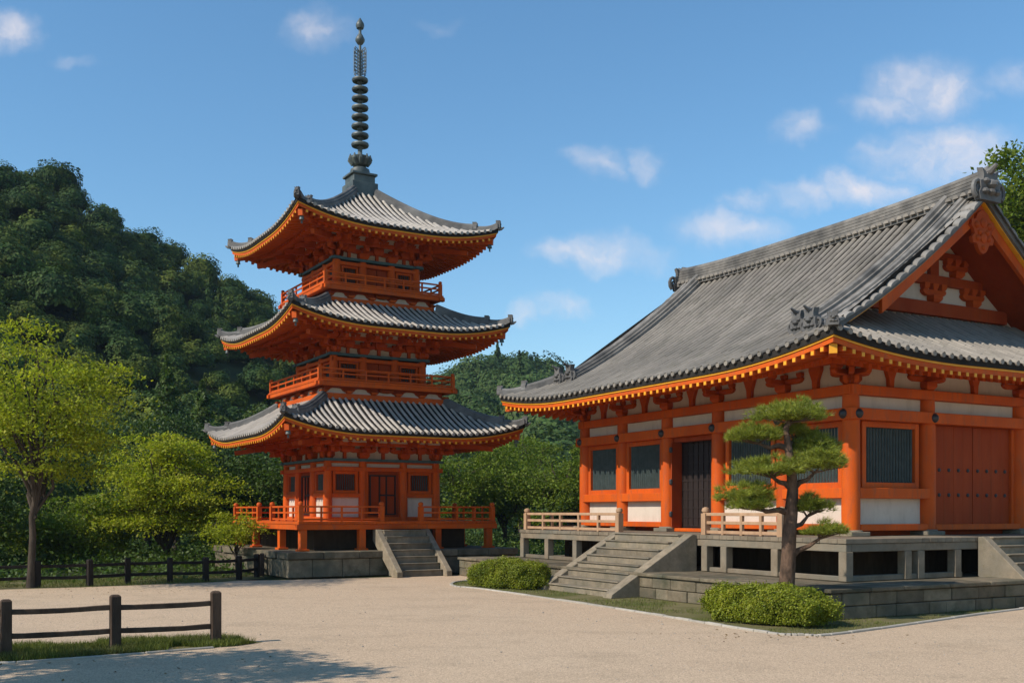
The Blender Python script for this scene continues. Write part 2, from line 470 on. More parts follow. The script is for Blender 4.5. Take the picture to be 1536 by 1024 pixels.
# ------------------------------------------------------------------ tiled roofs
class RoofFace:
    """one slope. u along the eave (-U..U), d inwards from the eave at distance O from the centre"""
    def __init__(s, frame, U, O, zE, k1, k2, lift, Lc, Df, dmax):
        s.frame, s.U, s.O, s.zE, s.k1, s.k2, s.lift, s.Lc, s.Df, s.dmax = frame, U, O, zE, k1, k2, lift, Lc, Df, dmax
    def lf(s, u, d):
        e = max(0.0, s.U - abs(u))
        a = max(0.0, 1 - e / s.Lc); b = max(0.0, 1 - max(d, 0) / s.Df)
        return s.lift * a ** 2.2 * b ** 1.4
    def z(s, u, d):
        return s.zE + s.k1 * d + s.k2 * d * d * (1 if d > 0 else 0) + s.lf(u, d)
    def P(s, u, d, h=0.0):
        if h:
            sl = (s.z(u, d + .02) - s.z(u, d - .02)) / .04
            n = math.hypot(sl, 1)
            return (u, s.O - d + h * sl / n, s.z(u, d) + h / n)
        return (u, s.O - d, s.z(u, d))

def tile_rolls(mt, mp, rf, pitch, r, tile=.3, rolls_to=None):
    """mt: half-round cover tiles; mp: the pans between them"""
    mt.use(*rf.frame); mp.use(*rf.frame)
    n = int(round(2 * rf.U / pitch)); pitch = 2 * rf.U / n
    th = [math.pi * k / 5 for k in range(6)]
    for i in range(n):
        u = -rf.U + (i + .5) * pitch
        L = rf.dmax(u)
        # pan strip
        a, b = u - pitch / 2, u + pitch / 2
        la, lb = max(.02, rf.dmax(a)), max(.02, rf.dmax(b)); lm = max(.02, L)
        ns = max(2, int(max(la, lb) / .5) + 1)
        vs = []; fs = []
        for j in range(ns + 1):
            q = j / ns
            vs += [rf.P(a, -.02 + q * (la + .02)), rf.P(u, -.02 + q * (lm + .02), -.012), rf.P(b, -.02 + q * (lb + .02))]
        for j in range(ns):
            for k in range(2):
                fs.append((j * 3 + k, j * 3 + k + 1, j * 3 + k + 4, j * 3 + k + 3))
        mp.add(vs, fs)
        if L < .12: continue
        nt = max(1, int(round(L / tile)))
        vs = []; fs = []; ring = 0
        ju = random.uniform(-.012, .012)
        for j in range(nt):
            d0 = -.05 + (L + .05) * j / nt; d1 = -.05 + (L + .05) * (j + 1) / nt
            lf = random.uniform(-.004, .005)
            for (d, rr) in ((d0, r * 1.04), (d1, r * .97)):
                for t in th:
                    p = rf.P(u + ju + rr * math.cos(t), d, rr * math.sin(t) * 1.1 + lf)
                    vs.append(p)
                if ring:
                    b0 = (ring - 1) * 6; b1 = ring * 6
                    for k in range(5): fs.append((b0 + k, b0 + k + 1, b1 + k + 1, b1 + k))
                ring += 1
        # round end disc
        c = rf.P(u + ju, -.055, .0)
        base = len(vs)
        for k in range(8):
            an = math.pi * 2 * k / 8
            vs.append((c[0] + r * 1.12 * math.cos(an), c[1] + .005, c[2] + .01 + r * 1.12 * math.sin(an)))
        for k in range(8):
            an = math.pi * 2 * k / 8
            vs.append((c[0] + r * 1.12 * math.cos(an), c[1] - .05, c[2] + .02 + r * 1.12 * math.sin(an)))
        fs.append(tuple(base + k for k in range(8)))
        for k in range(8): fs.append((base + k, base + (k + 1) % 8, base + 8 + (k + 1) % 8, base + 8 + k))
        mt.add(vs, fs)

def eave_band(mb, rf, o0, o1, z0, z1, n=30, d_ref=0.0):
    """board following the eave line: from offset o0 to o1 outwards of the eave and z0..z1 relative to it"""
    mb.use(*rf.frame)
    rings = []
    for i in range(n + 1):
        t = -1 + 2 * i / n
        t = math.copysign(abs(t) ** .8, t)
        u0, u1 = t * (rf.U + o0), t * (rf.U + o1)
        z = rf.zE + rf.lf(t * rf.U, 0)
        rings.append([(u0, rf.O + o0, z + z0), (u1, rf.O + o1, z + z0), (u1, rf.O + o1, z + z1), (u0, rf.O + o0, z + z1)])
    mb.sweep(rings)

def hip_ridge(mb, pts_f, d0, d1, w, h, n=14, tip=0.0):
    """ridge stack lying on a hip; pts_f(d) -> (point, horizontal side vector)"""
    rings = []
    for i in range(n + 1):
        d = d0 + (d1 - d0) * i / n
        p, sd = pts_f(d)
        q = 1 - i / n
        zz = p.z + tip * max(0, q - .45) ** 2 * 3.3
        hh = h * (1 - .25 * q)
        sec = [(-w * .62, -.10), (w * .62, -.10), (w * .62, hh * .42), (w * .46, hh * .45), (w * .46, hh * .72),
               (w * .30, hh * .76), (w * .24, hh * 1.02), (0, hh * 1.14), (-w * .24, hh * 1.02), (-w * .30, hh * .76),
               (-w * .46, hh * .72), (-w * .46, hh * .45), (-w * .62, hh * .42)]
        rings.append([(p.x + sd.x * a, p.y + sd.y * a, zz + b) for a, b in sec])
    mb.sweep(rings)

def demon_tile(mb, p, out, w, h):
    """end ornament of a ridge: shouldered plate with a curled crest and horns"""
    p = Vector(p); out = Vector((out[0], out[1], 0)).normalized(); sd = Vector((-out.y, out.x, 0))
    poly = [(-.5, -.1), (.5, -.1), (.56, .16), (.47, .3), (.5, .55), (.36, .6), (.34, .78), (.42, 1.0), (.27, .92), (.17, .80), (.1, .9), (0, 1.02),
            (-.1, .9), (-.17, .80), (-.27, .92), (-.42, 1.0), (-.34, .78), (-.36, .6), (-.5, .55), (-.47, .3), (-.56, .16)]
    a = [p + sd * (x * w) + Vector((0, 0, z * h)) - out * .05 for x, z in poly]
    b = [p + sd * (x * w * .94) + Vector((0, 0, z * h * .97)) + out * .10 for x, z in poly]
    n = len(poly)
    fs = [tuple(range(n)), tuple(reversed(range(n, 2 * n)))]
    for i in range(n): fs.append((i, n + i, n + (i + 1) % n, (i + 1) % n))
    mb.add([tuple(q) for q in a + b], fs)
    if w > .38:                      # curled fins on both shoulders and a horn above
        for sg in (-1, 1):
            pts = []; rad = []
            for k in range(15):
                a = -1.2 + k * .62; rr = (.30 - .017 * k) * w
                q = p + sd * (sg * (.50 * w + rr * math.cos(a) * .8)) + Vector((0, 0, .30 * h + rr * math.sin(a))) + out * .03
                pts.append(tuple(q)); rad.append(w * (.085 - .0035 * k))
            mb.tube(pts, rad, 6)
        b0 = p + Vector((0, 0, h * .86))
        mb.tube([tuple(b0 - out * .1), tuple(b0 + out * .12 + Vector((0, 0, .06 * h))), tuple(b0 + out * .26 + Vector((0, 0, .22 * h)))], [w * .13, w * .12, w * .06], 8)
    # brow, snout
    for (x, z, r) in ((0, .45, .20), (-.22, .55, .12), (.22, .55, .12), (-.26, .2, .13), (.26, .2, .13), (0, .2, .15)):
        c = p + sd * (x * w) + Vector((0, 0, z * h)) + out * .10
        mb.lathe((c.x, c.y, c.z - r * w * .7), [(r * w * .5, 0), (r * w, r * w * .5), (r * w, r * w * .9), (r * w * .5, r * w * 1.4)], 8)

def rafters(mr, me_, ms, rf, Dw, spacing=.2, w=.085, drop=.20, kz=.26, split=.85):
    """two tiers of rafters, ochre ends and the soffit boards above them"""
    for m in (mr, me_, ms): m.use(*rf.frame)
    def zs(u, d): return rf.zE - drop + kz * d + rf.lf(u, d * .75)
    # soffit boards
    nu, nd = 36, 6
    vs = []; fs = []
    for j in range(nd + 1):
        d = .08 + (Dw - .08) * j / nd
        for i in range(nu + 1):
            t = -1 + 2 * i / nu
            u = t * (rf.U - d)
            vs.append((u, rf.O - d, zs(u, d) + .055))
    for j in range(nd):
        for i in range(nu):
            a = j * (nu + 1) + i
            fs.append((a, a + 1, a + nu + 2, a + nu + 1))
    ms.add(vs, fs)
    n = int(2 * rf.U / spacing)
    for i in range(n + 1):
        u = -rf.U + .10 + (2 * rf.U - .20) * i / n
        lim = rf.U - abs(u)
        if lim > .12:
            L = min(split + .1, lim)
            pts = [(u, rf.O - d, zs(u, d)) for d in (.06, .06 + (L - .06) * .5, L)]
            rings = [[(u - w / 2, p[1], p[2] - w / 2), (u + w / 2, p[1], p[2] - w / 2), (u + w / 2, p[1], p[2] + w / 2), (u - w / 2, p[1], p[2] + w / 2)] for p in pts]
            mr.sweep(rings)
            p = pts[0]
            me_.bb(u - w * .40, u + w * .40, p[1] + .002, p[1] + .010, p[2] - w * .40, p[2] + w * .40)
        if lim > split:
            L = min(Dw, lim)
            if L - split > .08:
                ds = (split, (split + L) / 2, L)
                pts = [(u, rf.O - d, zs(u, d) - .125) for d in ds]
                rings = [[(u - w / 2, p[1], p[2] - w / 2), (u + w / 2, p[1], p[2] - w / 2), (u + w / 2, p[1], p[2] + w / 2), (u - w / 2, p[1], p[2] + w / 2)] for p in pts]
                mr.sweep(rings)
    # board between the tiers
    rings = []
    for i in range(31):
        t = -1 + 2 * i / 30
        u = t * (rf.U - split - .05)
        z = zs(u, split + .05)
        rings.append([(u, rf.O - split - .02, z - .085), (u, rf.O - split - .1, z - .085), (u, rf.O - split - .1, z - .04), (u, rf.O - split - .02, z - .04)])
    mr.sweep(rings)

def hip_rafter(mb, ox, oy, sx, sy, U, zE, lift, Dw, drop, kz):
    """diagonal beam under a corner"""
    pts = []
    for d in (.14, .4, .75, 1.2, Dw):
        z = zE - drop + kz * max(d, 0) + lift * max(0, 1 - max(d, 0) * .75 / 1.9) ** 1.4 - .09
        pts.append(Vector((ox + sx * (U - d), oy + sy * (U - d), z)))
    for a, b in zip(pts[:-1], pts[1:]): mb.beam(a, b, .15, .2)

# carved bracket arm outline (length along u, height z), bow-shaped ends
def arm_poly(L, h):
    return [(-L / 2, h), (-L / 2, h * .55), (-L / 2 + .06, h * .2), (-L / 2 + .16, 0), (L / 2 - .16, 0), (L / 2 - .06, h * .2), (L / 2, h * .55), (L / 2, h)]

def block(mb, u, o, z, w, h):
    a, b = w / 2, w * .34
    mb.add([(u - b, o - b, z), (u + b, o - b, z), (u + b, o + b, z), (u - b, o + b, z),
            (u - a, o - a, z + h * .45), (u + a, o - a, z + h * .45), (u + a, o + a, z + h * .45), (u - a, o + a, z + h * .45),
            (u - a, o - a, z + h), (u + a, o - a, z + h), (u + a, o + a, z + h), (u - a, o + a, z + h)],
           [(3, 2, 1, 0), (8, 9, 10, 11)] + [(i, (i + 1) % 4, 4 + (i + 1) % 4, 4 + i) for i in range(4)] + [(4 + i, 4 + (i + 1) % 4, 8 + (i + 1) % 4, 8 + i) for i in range(4)])

def bracket_mesh(step, tier, steps=3, k=1.0, tail=True, arm=.95):
    """stepped bracket set in wall frame: wall at o=0, z from 0; o outwards is +y"""
    m = MB()
    block(m, 0, 0, 0, .36, .2)
    z = .2
    for j in range(steps):
        oj = j * step * k
        L = arm - .06 * j
        ah = .13
        m.add(*shift_prism(arm_poly(L, ah), oj - .06, oj + .06, z))
        on = (j + 1) * step * k
        m.bb(-.06, .06, -.12 if j == 0 else oj - .15, on + .1, z + .004, z + ah - .004)
        for du in (-L / 2 + .09, 0, L / 2 - .09):
            block(m, du, oj, z + ah, .17, tier - ah)
        block(m, 0, on, z + ah, .17, tier - ah)
        z += tier
    if tail:
        m.beam((0, .15, z + .10), (0, steps * step * k + .42 * k, z - .20), .11, .14)
        m.beam((0, .05, z - .12), (0, (steps - 1) * step * k + .40 * k, z - .42), .11, .13)
    return m

def shift_prism(poly, o0, o1, dz):
    n = len(poly); vs = [(a, o0, b + dz) for a, b in poly] + [(a, o1, b + dz) for a, b in poly]
    fs = [tuple(range(n)), tuple(reversed(range(n, 2 * n)))] + [(i, n + i, n + (i + 1) % n, (i + 1) % n) for i in range(n)]
    return vs, fs

SIDES = [(0, -1), (1, 0), (0, 1), (-1, 0)]
def side_rz(nx, ny):
    """rotation that turns a mesh built with outwards = +y towards (nx, ny)"""
    return math.atan2(ny, nx) - math.pi / 2

# ------------------------------------------------------------------ masonry
def masonry(mb, x0, x1, y, z0, z1, courses, lmin=.5, lmax=.95, depth=.28, axis='x', sgn=-1, gap=.012):
    """blocks along an axis; the face lies at y (sgn = outward direction)"""
    h = (z1 - z0) / courses
    for c in range(courses):
        a = x0 + (0 if c % 2 == 0 else -random.uniform(.1, .3))
        a = max(a, x0)
        while a < x1 - .01:
            L = random.uniform(lmin, lmax)
            b = a + L
            if x1 - b < lmin * .6: b = x1
            pr = random.uniform(-.012, .012)
            f0, f1 = y + sgn * pr, y - sgn * depth
            zz0, zz1 = z0 + c * h + gap / 2, z0 + (c + 1) * h - gap / 2
            if axis == 'x': mb.bb(a + gap / 2, b - gap / 2, min(f0, f1), max(f0, f1), zz0, zz1)
            else: mb.bb(min(f0, f1), max(f0, f1), a + gap / 2, b - gap / 2, zz0, zz1)
            a = b

def lattice_window(parent, name, frame, u0, u1, z0, z1, o, fr=.085, pitch=.078, deep=.09):
    """vertical bar window: frame, bars and a black panel for the unlit room behind"""
    f = MB(frame)
    f.bb(u0, u0 + fr, o - .10, o + .05, z0, z1); f.bb(u1 - fr, u1, o - .10, o + .05, z0, z1)
    f.bb(u0 + fr, u1 - fr, o - .10, o + .045, z1 - fr, z1); f.bb(u0 + fr, u1 - fr, o - .10, o + .045, z0, z0 + fr)
    w = f.build(name, M_RED, parent, bevel=.006)
    b = MB(frame)
    n = max(3, int((u1 - u0 - 2 * fr) / pitch)); p = (u1 - u0 - 2 * fr) / n
    for i in range(n):
        c = u0 + fr + (i + .5) * p
        k = p * .24
        b.prism([(c - k, o - .045), (c, o - .005), (c + k, o - .045), (c, o - .085)], z0 + fr, z1 - fr, 'uo')
    b.build('window_bars', M_BAR, w)
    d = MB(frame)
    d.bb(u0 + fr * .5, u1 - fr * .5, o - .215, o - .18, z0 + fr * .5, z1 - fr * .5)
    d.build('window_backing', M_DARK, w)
    return w

def rail_post(mb, x, y, z0, z1, w):
    mb.box((x, y, (z0 + z1 - w * .9) / 2), (w, w, z1 - z0 - w * .9))
    mb.lathe((x, y, z1 - w * .9), [(w * .42, 0), (w * .42, w * .12), (w * .56, w * .22), (w * .6, w * .5), (w * .48, w * .8), (w * .12, w * .95)], 10)

def railing(parent, name, p, q, z, h, postw, posts, material, mid=3, rail=.06, ends=(True, True)):
    """balustrade from p to q (local xy): tall end posts, three rails, short struts"""
    p = Vector((p[0], p[1], 0)); q = Vector((q[0], q[1], 0)); d = q - p; L = d.length; d.normalize()
    m = MB()
    for t in (.12, .52, .88):
        zz = z + h * t
        m.beam((p.x, p.y, zz), (q.x, q.y, zz), rail * (1.15 if t > .8 else .9), rail)
    for i in range(1, mid + 1):
        c = p + d * (L * i / (mid + 1))
        m.box((c.x, c.y, z + h * .42), (rail * 1.1, rail * 1.1, h * .84), math.atan2(d.y, d.x))
    o = m.build(name, material, parent, bevel=.006)
    for e, c in zip(ends, (p, q)):
        if e:
            pm = MB(); rail_post(pm, 0, 0, 0, h * 1.18, postw)
            k = pm.build('railing_post', material, o, smooth=True); k.location = (c.x, c.y, z)
    return o

def hip_curve(cx, cy, sx, sy, rf, hx, hy):
    """point on the hip at inset d for the corner in direction (sx, sy) of a roof centred at (cx, cy)"""
    def f(d):
        x = cx + sx * (hx - d); y = cy + sy * (hy - d)
        return Vector((x, y, rf.z(rf.U - d, d))), Vector((sy, -sx, 0)).normalized()
    return f

# ------------------------------------------------------------------ pagoda
def make_pagoda():
    T = empty('pagoda', PAG_O, HALL_A + R(2.5), 'three storey vermilion pagoda with grey tiled roofs and a tall bronze spire', 'pagoda')
    # stone foundation
    H = 4.0
    m = MB()
    for sgn in (-1, 1):
        masonry(m, -H, H, sgn * H, .02, .58, 1, .6, 1.15, axis='x', sgn=sgn)
        masonry(m, -H + .29, H - .29, sgn * H, .02, .58, 1, .6, 1.15, axis='y', sgn=sgn)
        for k in range(7):
            a = -H - .05 + k * (2 * H + .1) / 7; b = a + (2 * H + .1) / 7
            m.bb(a + .005, b - .005, *sorted((sgn * (H + .06), sgn * (H - .9))), .585, .80)
            if 0 < k < 6: m.bb(*sorted((sgn * (H + .06), sgn * (H - .9))), a + .005, b - .005, .585, .795)
    m.bb(-H + .28, H - .28, -H + .28, H - .28, 0, .56)
    m.bb(-H + .85, H - .85, -H + .85, H - .85, .56, .785)
    m.build('stone_foundation', M_STONED, T, bevel=.018)

    # veranda
    V = 3.5; ZF = 1.72
    m = MB()
    n = 46
    for i in range(n):
        a = -V + 2 * V * i / n
        m.bb(a + .003, a + 2 * V / n - .003, -V, V, ZF - .09, ZF - random.uniform(0, .004))
    m.build('veranda_floor', M_RED, T, bevel=.004)
    m = MB()
    for s in (-1, 1):
        m.bb(-V - .05, V + .05, *sorted((s * (V - .02), s * (V - .2))), ZF - .26, ZF - .094)
        m.bb(*sorted((s * (V - .02), s * (V - .2))), -V + .2, V - .2, ZF - .26, ZF - .096)
    m.build('veranda_beam', M_RED, T, bevel=.008)
    pm = MB(); pm.bb(-.11, .11, -.11, .11, 0, ZF - .26 - .785)
    pm.bb(-.17, .17, -.17, .17, -.006, .06)
    post = None
    ps = (-3.3, -1.35, 1.35, 3.3)
    for a in ps:
        for b in ps:
            if abs(a) < 3 and abs(b) < 3: continue
            if post is None:
                post = pm.build('veranda_post', M_RED, T, bevel=.01); post.location = (a, b, .80)
            else: inst(post, T, (a, b, .80))
    m = MB()
    for s in (-1, 1):
        m.bb(-2.7, 2.7, *sorted((s * 2.7, s * 2.62)), .80, ZF - .1); m.bb(*sorted((s * 2.7, s * 2.62)), -2.62, 2.62, .80, ZF - .1)
    m.build('underfloor_boards', M_UNDER, T)
    zr, hr = ZF, .52
    e = V - .1
    for (nx, ny) in SIDES:
        def W(u): return (-ny * u + nx * e, nx * u + ny * e)
        g = .70
        railing(T, 'railing', W(-e), W(-g), zr, hr, .15, 2, M_RED, 3, .055, (True, True))
        railing(T, 'railing', W(g), W(e), zr, hr, .15, 2, M_RED, 3, .055, (True, False))
    # stairs to the yard on the front side
    m = MB()
    ns = 7; top = 1.44; x0 = V + .02; run = 1.32
    for i in range(ns):
        z1 = top - i * top / ns
        m.bb(-.74, .74, -(x0 + run * (i + 1) / ns), -(x0 - .02 + run * i / ns), 0, z1 - .03)
        m.bb(-.76, .76, -(x0 + .03 + run * (i + 1) / ns), -(x0 + run * i / ns - .02), z1 - .03, z1)
    st = m.build('stone_stairs', M_STONE, T, bevel=.008)
    for s in (-1, 1):
        m = MB()
        m.prism([(-x0 + .25, 1.455), (-x0 - .02, 1.455), (-x0 - run - .28, .17), (-x0 - run - .28, 0), (-x0 - run + .1, 0), (-x0 + .25, 1.1)],
                s * .76, s * .95, 'oz')
        m.build('stair_stringer', M_STONE, st, bevel=.012)

    storeys = [  # half width of body, z of body floor, z of body top (bracket base), roof half, eave z, k1, k2, roof inner half, bracket step
        dict(B=1.97, z0=ZF, z1=3.68, E=4.22, ze=4.54, k1=.44, k2=.070, inn=2.2, step=.40),
        dict(B=1.62, z0=6.27, z1=7.18, E=3.86, ze=7.98, k1=.39, k2=.060, inn=2.0, step=.38),
        dict(B=1.46, z0=9.46, z1=10.40, E=3.56, ze=11.20, k1=.355, k2=.077, inn=.42, step=.36)]
    for si, q in enumerate(storeys):
        B, z0, z1 = q['B'], q['z0'], q['z1']
        bay = .74 if si == 0 else B * .36
        cols = (-B, -bay, bay, B)
        # core walls
        m = MB(); m.bb(-B + .12, B - .12, -B + .12, B - .12, z0 - .3, z1 + .95)
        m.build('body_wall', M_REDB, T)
        cm = MB(); cm.lathe((0, 0, 0), [(.145, 0), (.15, .3), (.145, (z1 - z0) * .6), (.13, z1 - z0)], 14)
        c0 = None
        for a in cols:
            for b in cols:
                if abs(a) < B and abs(b) < B: continue
                if c0 is None: c0 = cm.build('column', M_RED, T, smooth=True); c0.location = (a, b, z0)
                else: inst(c0, T, (a, b, z0))
        beam_m = MB(); white = MB(); teal = MB(); frieze = MB()
        for (nx, ny) in SIDES:
            for mm in (beam_m, white, teal, frieze): mm.use(0, 0, nx, ny)
            X = B + (.0 if ny else -.003)
            if si == 0:
                beam_m.bb(-B - .22, B + .22, B - .02, B + .13 + .003 * abs(nx), 3.36 + .003 * abs(nx), 3.50 - .003 * abs(nx))
                beam_m.bb(-B, B, B - .06, B + .10, z0, z0 + .13)
                beam_m.bb(-B, -bay, B - .06, B + .09, 2.50, 2.63); beam_m.bb(bay, B, B - .06, B + .09, 2.50, 2.63)
                beam_m.bb(-B, B, B - .05, B + .06, z1 - .06, z1 - .0)
                for (a, b) in zip(cols[:-1], cols[1:]): white.bb(a + .12, b - .12, B - .10, B - .03, 3.50, z1 - .05)
                for (a, b) in ((-B, -bay), (bay, B)): white.bb(a + .14, b - .14, B - .10, B - .02, z0 + .13, 2.50)
            else:
                beam_m.bb(-B - .12, B + .12, B - .02, B + .12 + .003 * abs(nx), z1 - .17 + .003 * abs(nx), z1 - .05 - .003 * abs(nx))
                beam_m.bb(-B, B, B - .06, B + .08, z0 - .06, z0 + .14)
                beam_m.bb(-B, B, B - .06, B + .07, z0 + .40, z0 + .48)
            teal.bb(-B - .22, B + .22, B - .1, B + .17 + .003 * abs(nx), z1 + .002 + .003 * abs(nx), z1 + .085 + .003 * abs(nx))
            frieze.bb(-B + .05, B - .05, B - .13, B - .06, z1 + .09, z1 + .62)
            # cross beams above the frieze
            st = q['step']
            for j in (1, 2, 3):
                oo = B + j * st; zz = z1 + .085 + .2 + .21 * j
                beam_m.bb(-oo - .16, oo + .16, oo - .055, oo + .055 + .002 * abs(nx), zz + .001 + .003 * abs(nx), zz + .115 + .003 * abs(nx))
                if j == 2: white.bb(-oo + .3, oo - .3, oo - .35 - .03, oo - .33, zz - .10, zz + .10)
        beam_m.build('tie_beam', M_RED, T, bevel=.008)
        white.build('plaster_panel', M_WHITE, T)
        teal.build('painted_band', M_TEAL, T)
        frieze.build('plaster_frieze', M_WHITE, T)
        # struts between the bracket sets
        for (nx, ny) in SIDES:
            for c in ((-B - bay) / 2 - .02, 0, (B + bay) / 2 + .02):
                stm = MB((0, 0, nx, ny))
                stm.prism([(c - .05, z1 + .088), (c + .05, z1 + .088), (c + .05, z1 + .34), (c + .17, z1 + .45), (c + .17, z1 + .5), (c - .17, z1 + .5), (c - .17, z1 + .45), (c - .05, z1 + .34)], B - .06, B + .04, 'uz')
                stm.build('frieze_strut', M_REDD, T)
        # brackets
        bm_ = bracket_mesh(q['step'], .21)
        bo = None
        zb = z1 + .09
        for (nx, ny) in SIDES:
            for u in (-bay, bay):
                loc = (-ny * u + nx * B, nx * u + ny * B, zb)
                if bo is None: bo = bm_.build('bracket', M_REDD, T); bo.location = loc; bo.rotation_euler = (0, 0, side_rz(nx, ny))
                else: inst(bo, T, loc, side_rz(nx, ny))
        bc = bracket_mesh(q['step'], .213, k=1.414, arm=.9)
        zt = .2 + 3 * .213; kk = q['step'] * 1.414
        bc.beam((0, .2, zt - .25), (0, 3 * kk + .35, zt - .47), .13, .15)
        co = None
        for sx in (-1, 1):
            for sy in (-1, 1):
                rz = math.atan2(sy, sx) - math.pi / 2
                if co is None: co = bc.build('corner_bracket', M_REDD, T); co.location = (sx * B, sy * B, zb + .003); co.rotation_euler = (0, 0, rz)
                else: inst(co, T, (sx * B, sy * B, zb + .003), rz)
        # straight arms either side of each corner bracket
        bs_ = bracket_mesh(q['step'], .211, tail=True, arm=.8)
        so = None
        for (nx, ny) in SIDES:
            for u in (-B, B):
                loc = (-ny * u + nx * B, nx * u + ny * B, zb + .006)
                if so is None: so = bs_.build('bracket', M_REDD, T); so.location = loc; so.rotation_euler = (0, 0, side_rz(nx, ny))
                else: inst(so, T, loc, side_rz(nx, ny))

        bi = bracket_mesh(q['step'], .209, tail=False, arm=.55)
        io = None
        for (nx, ny) in SIDES:
            for u in (-(B + bay) / 2 - .02, 0, (B + bay) / 2 + .02):
                loc = (-ny * u + nx * B, nx * u + ny * B, zb + .21)
                if io is None: io = bi.build('bracket', M_REDD, T); io.location = loc; io.rotation_euler = (0, 0, side_rz(nx, ny))
                else: inst(io, T, loc, side_rz(nx, ny))
        # openings
        if si == 0:
            for (nx, ny) in SIDES:
                fr = (0, 0, nx, ny)
                for s in (-1, 1):
                    a, b = sorted((s * (bay + .17), s * (B - .17)))
                    lattice_window(T, 'window', fr, a, b, 2.63, 3.36, B - .02, fr=.10, pitch=.075)
                d = MB(fr)
                d.bb(-bay + .15, bay - .15, B - .1, B - .03, z0 + .13, 3.36)
                dp = d.build('door', M_REDB, T)
                k = MB(fr)
                k.bb(-.47, .47, B - .03, B + .012, 3.20, 3.25); k.bb(-.47, .47, B - .03, B + .012, z0 + .20, z0 + .24)
                for u in (-.47, -.13, .12, .44): k.bb(u - .02, u + .022, B - .03, B + .014, z0 + .2, 3.25)
                k.bb(-.13, .46, B - .03, B + .010, 2.55, 2.60)
                k.build('door_strap', M_BROWN, dp)
                jm = MB(fr)
                for s in (-1, 1): jm.bb(*sorted((s * (bay - .16), s * (bay - .07))), B - .06, B + .08, z0 + .13, 3.36)
                jm.build('door_frame', M_RED, dp, bevel=.006)
        else:
            for (nx, ny) in SIDES:
                fr = (0, 0, nx, ny)
                for s in (-1, 1):
                    a, b = sorted((s * (bay + .17), s * (B - .17)))
                    lattice_window(T, 'window', fr, a, b, z0 + .14, z1 - .17, B - .02, fr=.07, pitch=.075)
                d = MB(fr); d.bb(-bay + .15, -.012, B - .1, B - .03, z0 + .14, z1 - .17); d.bb(.012, bay - .15, B - .1, B - .03, z0 + .14, z1 - .17)
                d.build('door', M_REDB, T)

        # balcony of the upper storeys, standing on the roof below
        if si > 0:
            hb = 2.48 if si == 1 else 2.16
            zf = z0
            sk = hb - .28
            m = MB(); m.bb(-sk + .06, sk - .06, -sk + .06, sk - .06, zf - 1.1, zf - .16)
            m.build('balcony_base', M_REDB, T)
            m = MB()
            for (nx, ny) in SIDES:
                m.use(0, 0, nx, ny)
                for j in range(5):
                    c = -sk + (j + .5) * 2 * sk / 5; ww = sk / 5 - .07
                    m.prism([(c - ww, zf - .395), (c - ww, zf - .37), (c - ww * .62, zf - .31), (c - ww * .5, zf - .25), (c - ww * .3, zf - .225),
                             (c + ww * .3, zf - .225), (c + ww * .5, zf - .25), (c + ww * .62, zf - .31), (c + ww, zf - .37), (c + ww, zf - .395)], sk - .08, sk - .045, 'uz')
            m.build('plaster_panel', M_WHITE, T)
            m = MB()
            for (nx, ny) in SIDES:
                m.use(0, 0, nx, ny)
                for j in range(6):
                    c = -sk + j * 2 * sk / 5
                    block(m, c, sk + .0, zf - .39, .22, .08)
                    m.add(*shift_prism(arm_poly(.5, .11), sk - .07, sk + .07 + .002 * abs(nx), zf - .31 + .002 * abs(nx)))
                m.bb(-sk - .06, sk + .06, sk - .07, sk + .05 + .003 * abs(nx), zf - .62, zf - .398 + .003 * abs(nx))
            m.build('balcony_bracket', M_RED, T)
            m = MB()
            for (nx, ny) in SIDES:
                m.use(0, 0, nx, ny)
                m.bb(-hb - .08, hb + .08, hb - .16, hb + .003 * abs(nx), zf - .19 + .003 * abs(nx), zf - .06)
            m.bb(-hb - .02, hb + .02, -hb - .02, hb + .02, zf - .058, zf)
            m.build('balcony_floor', M_RED, T, bevel=.008)
            e2 = hb - .07
            for (nx, ny) in SIDES:
                railing(T, 'railing', (-ny * -e2 + nx * e2, nx * -e2 + ny * e2), (-ny * e2 + nx * e2, nx * e2 + ny * e2), zf, .42, .11, 2, M_RED, 5, .05, (True, False))

        # roof
        E, ze = q['E'], q['ze']
        LIFT, LC, DF = .44, 2.9, 2.2
        mt, mp, mr, mre, ms = MB(), MB(), MB(), MB(), MB()
        lip, yel, redb = MB(), MB(), MB()
        rf0 = None
        Dp = E - q['inn']
        for (nx, ny) in SIDES:
            rf = RoofFace((0, 0, nx, ny), E, E, ze, q['k1'], q['k2'], LIFT, LC, DF, None)
            rf.dmax = lambda u, rf=rf, Dp=Dp: max(0.0, min(Dp, rf.U - abs(u)))
            rf0 = rf
            tile_rolls(mt, mp, rf, .225, .050, .30)
            rafters(mr, mre, ms, rf, E - B - .05, .23, .088, .305, .31, .8)
            eave_band(lip, rf, -.16, -.005, -.125, -.012)
            eave_band(yel, rf, -.20, -.030, -.168, -.128)
            eave_band(redb, rf, -.24, -.055, -.26, -.171)
        o = mp.build('roof', M_PAN, T)
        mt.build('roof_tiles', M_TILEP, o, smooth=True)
        lip.build('eave_tile_edge', M_PAN, o)
        yel.build('eave_board', M_YEL, o)
        redb.build('eave_board', M_RED, o)
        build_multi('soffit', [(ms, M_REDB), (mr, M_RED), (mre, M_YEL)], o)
        for sx in (-1, 1):
            for sy in (-1, 1):
                hr_m = MB()
                hip_rafter(hr_m, 0, 0, sx, sy, E, ze, LIFT, E - B - .5, .35, .31)
                hr_m.build('hip_rafter', M_RED, o)
